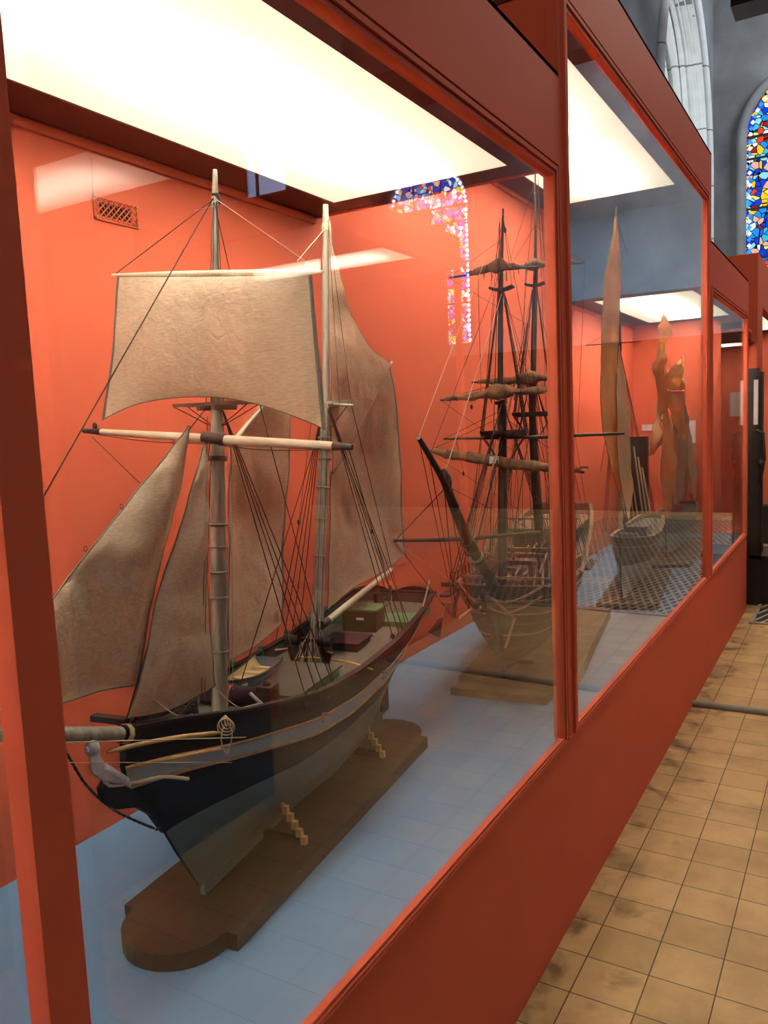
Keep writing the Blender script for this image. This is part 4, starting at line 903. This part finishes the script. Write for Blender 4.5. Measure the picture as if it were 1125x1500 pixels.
spar('topsail_yard_spare', S2, F2.tr(790, 641, sB), F2.tr(830, 640, sB), .006, .006, 'dspar')
# shrouds with ratlines
def shroud_gang(topP, feet, m='mast2', rat=True, r=.0016, step=.022, par=None):
    gang = []
    for f in feet: gang.append(line('shroud', par or S2, topP, f, r, m))
    if rat:
        z = min(f.z for f in feet)+.03; zt = topP.z-.03; rm = MB()
        while z < zt:
            row = [topP.lerp(f, (topP.z-z)/(topP.z-f.z)) for f in feet]
            rm.tube(row, .0009, 4, 0, False); z += step
        obj('ratlines', rm, m, par or S2, label='fine rope steps across the shrouds')
capA = F2.fa(736, 600); capB = F2.fa(780, 560)
for sd in (-1, 1):
    shroud_gang(capA+F2.n*sd*.01, [W(sA-.05+.05*i, sd*.205, 1.0) for i in range(4)])
    shroud_gang(capB+F2.n*sd*.01, [W(sB-.02+.05*i, sd*.205, 1.0 if i < 1 else 1.04) for i in range(4)])
    for (tp, t_, s, hw) in ((F2.fa(734, 428), ta, sA, .08), (F2.fa(784, 422), tb, sB, .08)):
        tc = (t_-F2.P).dot(F2.n)
        shroud_gang(tp+F2.n*sd*.008, [F2.w(s-.02+.02*i, tc+sd*hw, t_.z+.012) for i in range(3)], step=.016, r=.0018)
        for i in range(3): line('futtock_shroud', S2, F2.w(s-.02+.02*i, tc+sd*hw, t_.z), F2.w(s, tc+sd*.016, t_.z-.10), .0015, 'mast2')
    for i in range(4):
        for s in (sA-.05+.05*i, sB-.02+.05*i): obj('deadeye', MB().ball(W(s, sd*.205, 1.0), .007, .6, 1, 1, 5), 'brown', S2)
    for tp, s in ((F2.fa(737, 318), sA2), (F2.fa(784, 262), sB2)):
        c = F2.w(s, sd*.04, F2.fa(735, 424).z if s == sA2 else F2.fa(784, 418).z)
        line('topgallant_shroud', S2, tp, c, .0010, 'mast2'); line('topgallant_backstay', S2, tp, W(s+.15, sd*.2, 1.03), .0008, 'rope')
        line('backstay', S2, F2.w(s, sd*.01, c.z-.05), W(s+.1, sd*.2, 1.02), .0009, 'rope')
def l2(name, a, b, r=.0011, m='rope', ta_=0, tb_=0): return line(name, S2, F2.fa(a[0], a[1], ta_), F2.fa(b[0], b[1], tb_), r, m)
l2('topgallant_stay', (736, 312), (613, 641), .0008, 'ropew'); l2('jib_stay', (735, 392), (628, 672), .0010); l2('jib_stay', (735, 430), (652, 692), .0012, 'ropew')
l2('fore_stay', (737, 640), (697, 800), .0030, 'mast2'); l2('fore_stay', (735, 590), (676, 800), .0022, 'mast2'); l2('fore_stay', (733, 640), (690, 806), .0026, 'tan2')
obj('stay_heart', MB().ball(F2.fa(686, 775), .014, .7, .7, 1.6, 6), 'tan2', S2)
l2('main_stay', (779, 612), (742, 850), .0022, 'mast2'); l2('main_topmast_stay', (783, 425), (738, 630), .0012); l2('main_topgallant_stay', (784, 265), (735, 420), .0009)
l2('martingale', (613, 641), (668, 905), .0010); l2('bobstay', (628, 665), (670, 895), .0012); l2('bobstay', (650, 705), (668, 905), .0016, 'mast2'); l2('bobstay', (655, 715), (690, 900), .0012)
yv = lambda x, y: F2.tr(x, y, st_)
line('spritsail_lift', S2, yv(580, 791), F2.fa(655, 712), .0012, 'rope'); line('spritsail_lift', S2, yv(786, 780), F2.fa(655, 712), .0008, 'rope')
line('spritsail_brace', S2, yv(578, 793), F2.fa(664, 905, -.03), .0010, 'rope'); line('spritsail_brace', S2, yv(578, 793), W(.0, -.15, 1.0), .0008, 'ropew')
for (a, b_, sa_, sb_) in (((645, 586), (737, 560), sA-.05, sA), ((812, 571), (737, 560), sA-.05, sA), ((657, 407), (736, 350), sA2-.03, sA2), ((745, 395), (784, 330), sB2-.03, sB2), ((857, 384), (784, 330), sB2-.03, sB2),
    ((627, 661), (737, 610), sA-.07, sA), ((856, 692), (737, 610), sA-.07, sA), ((650, 643), (737, 600), sA, sA), ((657, 407), (780, 480), sA2, sB2), ((645, 586), (780, 680), sA, sB), ((857, 384), (846, 640), sB2, 1.0), ((627, 661), (780, 760), sA, sB), ((700, 400), (705, 580), sA2, sA), ((770, 392), (765, 575), sA2, sA)):
    line('yard_rope', S2, F2.tr(a[0], a[1], sa_), F2.tr(b_[0], b_[1], sb_), .0008, 'rope')
line('hanging_rope', S2, F2.tr(668, 645, sA), F2.tr(679, 692, sA), .0008, 'rope'); block(S2, F2.tr(679, 694, sA), .007, 'black'); block(S2, F2.tr(691, 596, sA), .007, 'dspar')
for x in range(718, 806, 8): line('running_rope', S2, F2.tr(x, 690+(x % 3)*4, sA+.06), W(sA+.1+(x % 5)*.04, -.12+.003*(x-718), .98), .0009, 'rope')
for i in range(26):   # the tangle of running rigging between tops, yards and rails
    r1 = random.random; a_ = [(F2.fa(737, 318), sA2), (F2.fa(734, 428), sA2), (F2.fa(736, 600), sA), (F2.fa(784, 262), sB2), (F2.fa(784, 422), sB2), (F2.fa(780, 560), sB)][i % 6]
    sd = 1 if i % 2 else -1; line('running_rope', S2, a_[0]+F2.n*sd*.012, W(-.02+1.0*r1(), sd*(.10+.1*r1()), .99+.05*r1()), .0009, 'rope')
for i in range(9):
    k = MB(); p = W(.05+.11*i, (-.14+.035*i) % .28-.14, .95)
    k.tube([p, p+V((.01, .01, .05+.01*(i % 3)))], .006, 6); k.ball(p+V((.01, .01, .06)), .011, 1, 1, .8, 6); obj('bollard', k, ('red2', 'hull2', 'tan2')[i % 3], S2)
for i in range(7): obj('spare_spar', MB().tube([W(.12+.02*i, -.13+.045*i, .985+.006*i), W(.62+.03*i, -.10+.03*i, 1.03+.008*i)], .0045, 6), 'tan2' if i % 2 else 'dspar', S2)
# deck structures: rails, belfry, guns, quarterdeck cabin
def dbx(name, s0_, s1_, t0, t1, z0, z1, m, par=None): return obj(name, MB().fbox(F2, s0_, s1_, t0, t1, z0, z1), m, par or S2)
dk = .945
fc = dbx('forecastle_rail', .02, .034, -.15, .15, 1.03, 1.04, 'tan2')
for i in range(7): obj('stanchion', MB().tube([W(.027, -.14+.0466*i, .96), W(.027, -.14+.0466*i, 1.035)], .005, 6), 'red2', fc)
for s in (.20, .36, .50):
    g_ = obj('gallows_bitts', MB().fbox(F2, s, s+.016, -.075, -.06, dk, 1.06).fbox(F2, s, s+.016, .06, .075, dk, 1.06).fbox(F2, s-.002, s+.018, -.09, .09, 1.05, 1.066), 'red2', S2)
for sd in (-1, 1):
    rl = MB(); pts = [W(s, sd*(.2), 1.035+.02*math.sin(s*6)) for s in [.05+.05*i for i in range(12)]]; rl.tube(pts, .0045, 6); hr = obj('waist_rail', rl, 'tan2', S2)
    for i in range(12): obj('stanchion', MB().tube([W(.05+.05*i, sd*.2, .97), W(.05+.05*i, sd*.2, 1.035)], .0035, 5), 'red2', hr)
    for s in (.16, .30, .44):
        cn = obj('deck_cannon', MB().tube([W(s, sd*.10, .972), W(s, sd*.175, .978)], [.011, .007], 10), 'black', S2); obj('gun_carriage', MB().fbox(F2, s-.012, s+.012, min(sd*.10, sd*.15), max(sd*.10, sd*.15), dk, .966), 'red2', cn)
    nt = MB()
    for i in range(14):
        a_ = W(.55+.05*i, sd*.208, 1.05); b_ = W(.50+.05*i, sd*.245, .97); nt.tube([a_, b_], .0012, 4); nt.tube([W(.50+.05*i, sd*.208, 1.05), W(.55+.05*i, sd*.245, .97)], .0012, 4)
    obj('side_netting', nt, 'ropel', S2, label='loose cord netting along the side')
    obj('channel_board', MB().fbox(F2, sA-.08, sA+.14, min(sd*.2, sd*.235), max(sd*.2, sd*.235), .955, .963).fbox(F2, sB-.05, sB+.16, min(sd*.2, sd*.235), max(sd*.2, sd*.235), .965, .973), 'hull2', S2)
    obj('rail_timber', MB().tube(spline([W(.42, sd*.215, .985), W(.55, sd*.218, 1.01), W(.68, sd*.215, 1.07), W(.8, sd*.21, 1.10)], 10), .010, 8), 'tan2', S2)
dbx('main_hatch', .26, .34, -.045, .045, dk-.005, dk+.014, 'hull2')
bt2 = MB().tube([W(.40, -.04, .98), W(.43, -.04, .985), W(.52, -.04, .985), W(.57, -.04, .985)], [.006, .026, .028, .012], 10); obj('ship_boat', bt2, 'tan2', S2)
cb = dbx('quarterdeck_cabin', .78, 1.28, -.13, .13, 1.0, 1.10, 'hull2')
for t in (-.09, -.03, .03, .09): obj('cabin_window', MB().fbox(F2, .775, .782, t-.014, t+.014, 1.04, 1.08), 'pit', cb)
dbx('cabin_roof', .76, 1.30, -.15, .15, 1.10, 1.11, 'tan2', cb)
pr = obj('poop_rail', MB().fbox(F2, .76, .772, -.16, .16, 1.15, 1.158), 'tan2', S2)
for i in range(9): obj('stanchion', MB().tube([W(.766, -.15+.0375*i, 1.1), W(.766, -.15+.0375*i, 1.152)], .0035, 5), 'tan2', pr)
for i in range(7):
    rkb = MB().ring(W(.05+.07*i, -.17+.05*(i % 3), dk+.01), (0, .1, 1), .016, .004, 12, 5); obj('rope_coil', rkb, 'ropel', S2)
bl = obj('belfry', MB().fbox(F2, .10, .11, -.03, -.022, dk, 1.05).fbox(F2, .10, .11, .022, .03, dk, 1.05).fbox(F2, .09, .12, -.036, .036, 1.05, 1.058), 'red2', S2); obj('ship_bell', MB().tube([W(.105, 0, 1.045), W(.105, 0, 1.03), W(.105, 0, 1.015)], [.003, .008, .012], 10), 'brass', bl)

C2 = thing('display_plinth', 'thick varnished wooden plinth with a lower front block under the dark square-rigger', 'stand', (-.35, 2.9, .608), math.radians(8.6))
pa, pb = onZ(672, 990, .66), onZ(838, 1003, .66); e = V((-.15, .989, 0))*1.2
def slab(mb, p, q, e, z0, z1): mb.hexa([V((a.x, a.y, z)) for z in (z0, z1) for a in (p, q, q+e, p+e)]); return mb
obj('plinth_board', slab(MB(), pa, pb, e, .609, .658), 'cradle2', C2)
fa_, fb_ = onZ(660, 1018, .609), onZ(800, 1033, .609)
obj('front_block', slab(MB(), fa_, fb_, (pa-fa_)*.96+V((0, 0, 0)), .609, .636), 'cradle2', C2)
for s in (.25, .8):
    k = MB().fbox(F2, s-.012, s+.012, -.06, .06, .657, .675)
    obj('hull_chock', k, 'cradle2', C2)

# ================================================================ ships three and four: small fishing luggers
def lugger(F, z0, L_, beam, hullm, botm, label, zsheer, name='model_ship'):
    S = thing(name, label, 'model ship', (F.P.x, F.P.y, z0), F.yaw)
    H = make_hull(F, S, None, [(0, zsheer+.05), (.3, zsheer+.01), (.6, zsheer), (1, zsheer+.035)], [(0, z0+.02), (.1, z0+.006), (1, z0+.002)],
        [(0, .006), (.06, beam*.35), (.15, beam*.62), (.3, beam*.9), (.5, beam), (.8, beam*.85), (1, beam*.6)],
        [(z0, .04), (z0+.15, .0), (zsheer+.06, -.01)], [(z0, L_-.04), (zsheer+.05, L_+.02)],
        [('f', 0, 0), ('f', .15, 0), ('f', .35, 0), ('f', .55, 0), ('d', .05, 1), ('d', 0, 1)], [botm, hullm], 'deck', 'tan2', 'bul', .02, NA=24)
    wale(H, F, H.hull, 'd', .05, .003, 'tan2'); return S, H
F3 = Frame(-.27, 4.02, 4.0)
S3, H3 = lugger(F3, .640, 1.05, .12, 'hull2d', 'hull3', 'small fishing model ship with one very tall narrow tan sail and a cream jib', .93)
W = F3.w
g3 = lambda L_: [F3.fa(x, y) for x, y in L_]
mm3 = obj('mainmast', MB().tube(g3([(909, 775), (908, 600), (906, 470), (903, 306)]), [.011, .010, .0085, .004], 10), 'spar', S3)
obj('mast_doubling', MB().tube(g3([(907, 515), (906, 485), (905, 455)]), [.013, .014, .012], 10), 'black', mm3)
obj('topmast_tip', MB().tube(g3([(903, 318), (903, 304)]), [.006, .005], 8), 'dspar', mm3)
def sail34(name, S, F, m, top, bot, left, right, t=0, belly=.02, seed=0, wr=.006):
    g = lambda L_: [F.fa(x, y, t) for x, y in L_]
    return sail(name, S, m, g(top), g(bot), g(left), g(right), F.n, belly, wr, N=30, seed=seed, hem=True, hem_sides='')
sail34('tall_lugsail', S3, F3, 'sail3', [(901, 316), (903, 316)], [(884, 640), (900, 700), (917, 756)], [(901, 316), (893, 372), (884, 428), (881, 520), (880, 600), (884, 640)], [(903, 316), (906, 400), (906, 520), (905, 620), (917, 756)], 0, .03, 31)
sail34('cream_jib', S3, F3, 'sail3w', [(906, 505), (908, 505)], [(906, 690), (914, 735), (921, 762)], [(906, 505), (903, 600), (906, 690)], [(908, 505), (917, 600), (923, 680), (927, 715), (921, 762)], .03, .03, 37)
sail34('narrow_topsail', S3, F3, 'sail3', [(903, 318), (905, 318)], [(905, 450), (908, 450)], [(903, 318), (904, 390), (905, 450)], [(905, 318), (908, 390), (908, 450)], .01, .01, 35)
for a, b_ in (((903, 320), (919, 372)), ((903, 320), (893, 372)), ((906, 500), (930, 650)), ((906, 510), (880, 690)), ((905, 480), (858, 506)), ((917, 560), (932, 640))): line('stay', S3, F3.fa(*a), F3.fa(*b_), .0011, 'rope')
line('cross_spar', S3, F3.tr(858, 506, .3), F3.tr(940, 500, .3), .0022, 'rope')
obj('boom', MB().tube([W(.15, 0, 1.02), W(.9, .02, 1.0)], .007, 8), 'dspar', S3)
hs3 = obj('cabin', MB().fbox(F3, .45, .65, -.06, .06, .91, .97), 'brown', S3); obj('cabin_roof', MB().fbox(F3, .44, .66, -.068, .068, .97, .976), 'black', hs3)
obj('deck_winch', MB().tube([W(.25, -.05, .95), W(.25, .05, .95)], .02, 10), 'black', S3)
for sd in (-1, 1):
    for i in range(3): line('shroud', S3, F3.fa(906, 500), W(.26+.05*i, sd*.14, .96), .0013, 'rope')
C3 = thing('display_board', 'flat brown board under the tall tan-sailed ship behind the tall glass', 'stand', (-.25, 4.6, .608), math.radians(8))
p0, p1 = onZ(873, 893, .609), onZ(963, 893, .609)
obj('board', slab(MB(), p0, p1, V((-.12, .95, 0)), .609, .638), 'cradle2', C3)

F4 = Frame(-.33, 5.42, 3.0)
S4, H4 = lugger(F4, .632, .95, .14, 'hull2d', 'hull3', 'small model ship farthest away with ragged ochre sails and a pennant', .88)
W = F4.w
ma = obj('foremast', MB().tube([F4.fa(*p) for p in ((976, 752), (976, 600), (974, 457))], [.010, .008, .003], 8), 'spar', S4)
mb_ = obj('mainmast', MB().tube([F4.fa(*p) for p in ((990, 752), (985, 640), (984, 560))], [.010, .009, .005], 8), 'spar', S4)
mc = obj('mizzenmast', MB().tube([F4.fa(*p) for p in ((1009, 748), (1004, 640), (1001, 520))], [.009, .008, .003], 8), 'spar', S4)
sail34('pennant_sail', S4, F4, 'sail4', [(972, 459), (974, 459)], [(966, 502), (971, 502)], [(972, 459), (967, 480), (966, 502)], [(974, 459), (981, 481), (971, 502)], 0, .02, 41, .02)
sail34('ragged_foresail', S4, F4, 'sail4', [(967, 502), (972, 502)], [(952, 668), (957, 664)], [(967, 502), (958, 540), (962, 590), (955, 640), (952, 668)], [(972, 502), (973, 545), (974, 590), (966, 620), (957, 664)], 0, .03, 43, .03)
sail34('ochre_topsail', S4, F4, 'sail4', [(996, 524), (998, 524)], [(973, 567), (985, 571), (1001, 571)], [(996, 524), (985, 540), (973, 553), (973, 567)], [(998, 524), (999, 545), (1001, 571)], .02, .02, 47, .02)
sail34('ochre_mainsail', S4, F4, 'sail4', [(974, 572), (987, 574), (1001, 573)], [(996, 640), (998, 643), (1001, 646)], [(974, 572), (978, 595), (987, 620), (996, 640)], [(1001, 573), (1000, 610), (1001, 646)], .02, .03, 51, .02)
sail34('hanging_foresail', S4, F4, 'sail4', [(972, 590), (979, 592)], [(972, 748), (978, 758), (986, 756)], [(972, 590), (969, 680), (972, 748)], [(979, 592), (985, 680), (986, 756)], .01, .02, 53, .02)
sail34('russet_mainsail', S4, F4, 'sail2', [(983, 610), (1000, 640)], [(987, 745), (1000, 730), (1014, 720)], [(983, 610), (984, 680), (987, 745)], [(1000, 640), (1007, 690), (1014, 720)], -.02, .03, 57, .02)
sail34('slim_jib', S4, F4, 'sail3w', [(1003, 595), (1005, 595)], [(1013, 722), (1020, 738), (1028, 752)], [(1003, 595), (1007, 660), (1013, 722)], [(1005, 595), (1014, 660), (1028, 752)], .02, .02, 61, .01)
obj('deck_gear', MB().tube([W(.2, -.06, .92), W(.2, .06, .92)], .02, 10).ball(W(.4, .02, .93), .03), 'red2', S4)
C4 = thing('display_board', 'flat brown board under the farthest ochre-sailed ship', 'stand', (-.3, 5.8, .608), 0)
p0, p1 = onZ(950, 833, .609), onZ(1012, 831, .609)
obj('board', slab(MB(), p0, p1, V((-.10, 1.2, 0)), .609, .630), 'cradle2', C4)

# small dark model standing against the back panel in the third case
dm = thing('ship_fragment', 'dark upright ship timber with cords leaning near the back panel behind the small ships', 'model part', (-.62, 6.2, .608))
px0 = onY(941, 640, 6.2); k = MB(); k.box(-.80, -.62, 6.19, 6.25, .61, 1.42); obj('timber', k, 'blackwood', dm)
for i in range(6): line('cord', dm, (-.80+.03*i, 6.17, 1.35-.08*(i % 3)), (-.72+.035*i, 6.15, .62), .006, 'ropel')

# ================================================================ the aisle
hz = onZ(1016, 1027, .015)
tag(obj('cable_cover', MB().tube([(-.0, 4.46, .012), (.35, 4.47, .012), (1.0, 4.50, .012), (1.95, 4.52, .012)], .018, 10), 'hose'), 'grey cable tube lying across the tiled aisle from under the showcase', 'cable')
gr = MB(); gx0, gx1, gy0, gy1 = .10, 2.6, 6.42, 12.3
gr.box(gx0-.03, gx1+.02, gy0-.03, gy0, 0, .012); gr.box(gx0-.03, gx1+.02, gy1, gy1+.03, 0, .012); gr.box(gx0-.03, gx0, gy0, gy1, 0, .012); gr.box(gx1, gx1+.02, gy0, gy1, 0, .012)
stp = .22; sl = .32
for sg in (1, -1):
    c = gy0-7
    while c < gy1+7:
        # the bar runs along x = gx0 + sl*(y-c) or its mirror
        ya = max(gy0, c); yb = min(gy1, c+(gx1-gx0)/sl)
        if yb > ya+.02:
            xa, xb = gx0+sl*(ya-c), gx0+sl*(yb-c)
            if sg < 0: xa, xb = gx0+gx1-xa, gx0+gx1-xb
            P0 = V((xa, ya, .006)); P1 = V((xb, yb, .006)); pn = V((-(P1-P0).y, (P1-P0).x, 0)).normalized()*.010
            gr.hexa([P0-pn-V((0, 0, .005)), P1-pn-V((0, 0, .005)), P1+pn-V((0, 0, .005)), P0+pn-V((0, 0, .005)), P0-pn+V((0, 0, .006)), P1-pn+V((0, 0, .006)), P1+pn+V((0, 0, .006)), P0+pn+V((0, 0, .006))])
        c += stp
G = tag(obj('floor_grating', gr, 'iron'), 'diamond-pattern iron floor grating beyond the last tiles at the right edge', 'grating')
obj('duct_bottom', MB().box(gx0, gx1, gy0, gy1, -.001, .0008), 'pit', G)
def sticker(loc, r, label):
    s_ = MB(); n = 32; x, y = loc
    s_.add([(x+r*math.cos(2*PI*i/n), y+r*math.sin(2*PI*i/n), z) for z in (.0005, .0016) for i in range(n)], [tuple(range(n))[::-1], tuple(range(n, 2*n))]+[(i, (i+1) % n, (i+1) % n+n, i+n) for i in range(n)])
    o = tag(obj('floor_sticker', s_, 'yellow'), label, 'floor sticker')
    a = MB(); w_ = r*.16
    a.box(x-r*.45, x+r*.35, y-w_, y+w_, .0018, .0026); a.box(x+r*.35-2*w_, x+r*.35, y-r*.4, y+w_, .0018, .0026)
    obj('arrow_mark', a, 'slate', o)
sticker((1.24, 1.49), .13, 'round yellow floor sticker with an arrow, nearer one, reflected low in the near glass')
sticker((1.42, 7.6), .16, 'round yellow floor sticker, farther one, reflected in the tall glass')
tag(obj('blocker', MB().box(1.42, 1.95, .3, 2.63, 0, 1.02).box(1.40, 1.97, .28, 2.65, 1.02, 1.05), 'blackwood'), 'added plain black counter across the aisle, seen only as a dark shape in the near glass', 'blocker')  # made-up block; its dark reflection falls over the hull and board
# black wooden machine at the end of the aisle
pm = thing('wooden_press', 'tall black wooden machine with a lever, at the far end of the aisle', 'machine', (.06, 7.3, 0))
Ym = 7.02
a0 = onY(1096, 540, Ym); a1 = onY(1117, 545, Ym); b = MB()
b.box(a0.x, a1.x, Ym, Ym+.12, 0, a0.z-.03); b.box(a0.x, a1.x-.03, Ym, Ym+.12, a0.z-.03, a0.z)
obj('upright', b, 'blackwood', pm)
obj('paper_strip', MB().box(onY(1110, 0, Ym).x-.005, onY(1114, 0, Ym).x+.008, Ym-.004, Ym, onY(1112, 622, Ym).z, onY(1112, 556, Ym).z), 'card', pm)
b = MB(); x = a1.x-.02; b.box(x-.03, x+.02, Ym-.06, Ym, 1.05, 1.42); b.tube([(x-.02, Ym-.05, 1.42), (x+.03, Ym-.05, 1.40), (x+.04, Ym-.05, 1.2), (x+.01, Ym-.05, 1.0)], .016, 8); b.ball((x+.02, Ym-.06, 1.16), .032)
obj('knob_bracket', b, 'black', pm)
obj('lever', MB().tube([(x+.02, Ym-.06, 1.15), (x+.03, Ym-.06, .45)], .014, 8), 'black', pm)
b = MB(); b.box(a0.x+.02, a1.x+.25, Ym+.02, Ym+.5, .0, .38); b.box(a0.x+.02, a1.x+.27, Ym, Ym+.52, .38, .41)
obj('base_chest', b, 'blackwood', pm)

# ================================================================ added fill light in the church
def area(name, loc, tgt, sx, sy, e, col):
    ld = bpy.data.lights.new(name, 'AREA'); ld.shape = 'RECTANGLE'; ld.size = sx; ld.size_y = sy; ld.energy = e; ld.color = col
    lo_ = bpy.data.objects.new(name, ld); COL.objects.link(lo_); lo_.location = loc
    lo_.rotation_euler = (V(tgt)-V(loc)).to_track_quat('-Z', 'Y').to_euler(); return lo_
area('aisle_fill', (.6, 2.0, 5.6), (.6, 2.0, 0), .8, 4, 64, (1, .80, .58))  # warm fill added above the near aisle, no lamp hangs there
area('aisle_fill', (.9, 8.2, 5.6), (.9, 8.6, 0), .8, 4, 140, (1, .82, .62))  # warm fill added for the far floor and grating
area('wall_fill', (6.5, -2.5, 9.5), (0, 12, 5), 3, 3, 110, (.78, .88, 1))  # cool fill added for the canopy fronts and walls
area('wall_fill', (3.2, 13.5, 9.0), (-1, 15.5, 5), 3, 3, 400, (.78, .88, 1))  # cool fill added to brighten the stone arch and far wall
wd = bpy.data.worlds.new('world'); sc.world = wd; wd.use_nodes = True; wd.node_tree.nodes['Background'].inputs[0].default_value = (.5, .55, .65, 1); wd.node_tree.nodes['Background'].inputs[1].default_value = .05
sc.view_settings.view_transform = 'Standard'; sc.view_settings.look = 'None'; sc.view_settings.gamma = 1; sc.view_settings.exposure = 0; sc.view_settings.use_curve_mapping = False
sc.cycles.use_denoising = True; sc.cycles.transparent_max_bounces = 24; sc.cycles.max_bounces = 10; sc.cycles.diffuse_bounces = 6; sc.cycles.sample_clamp_indirect = 60
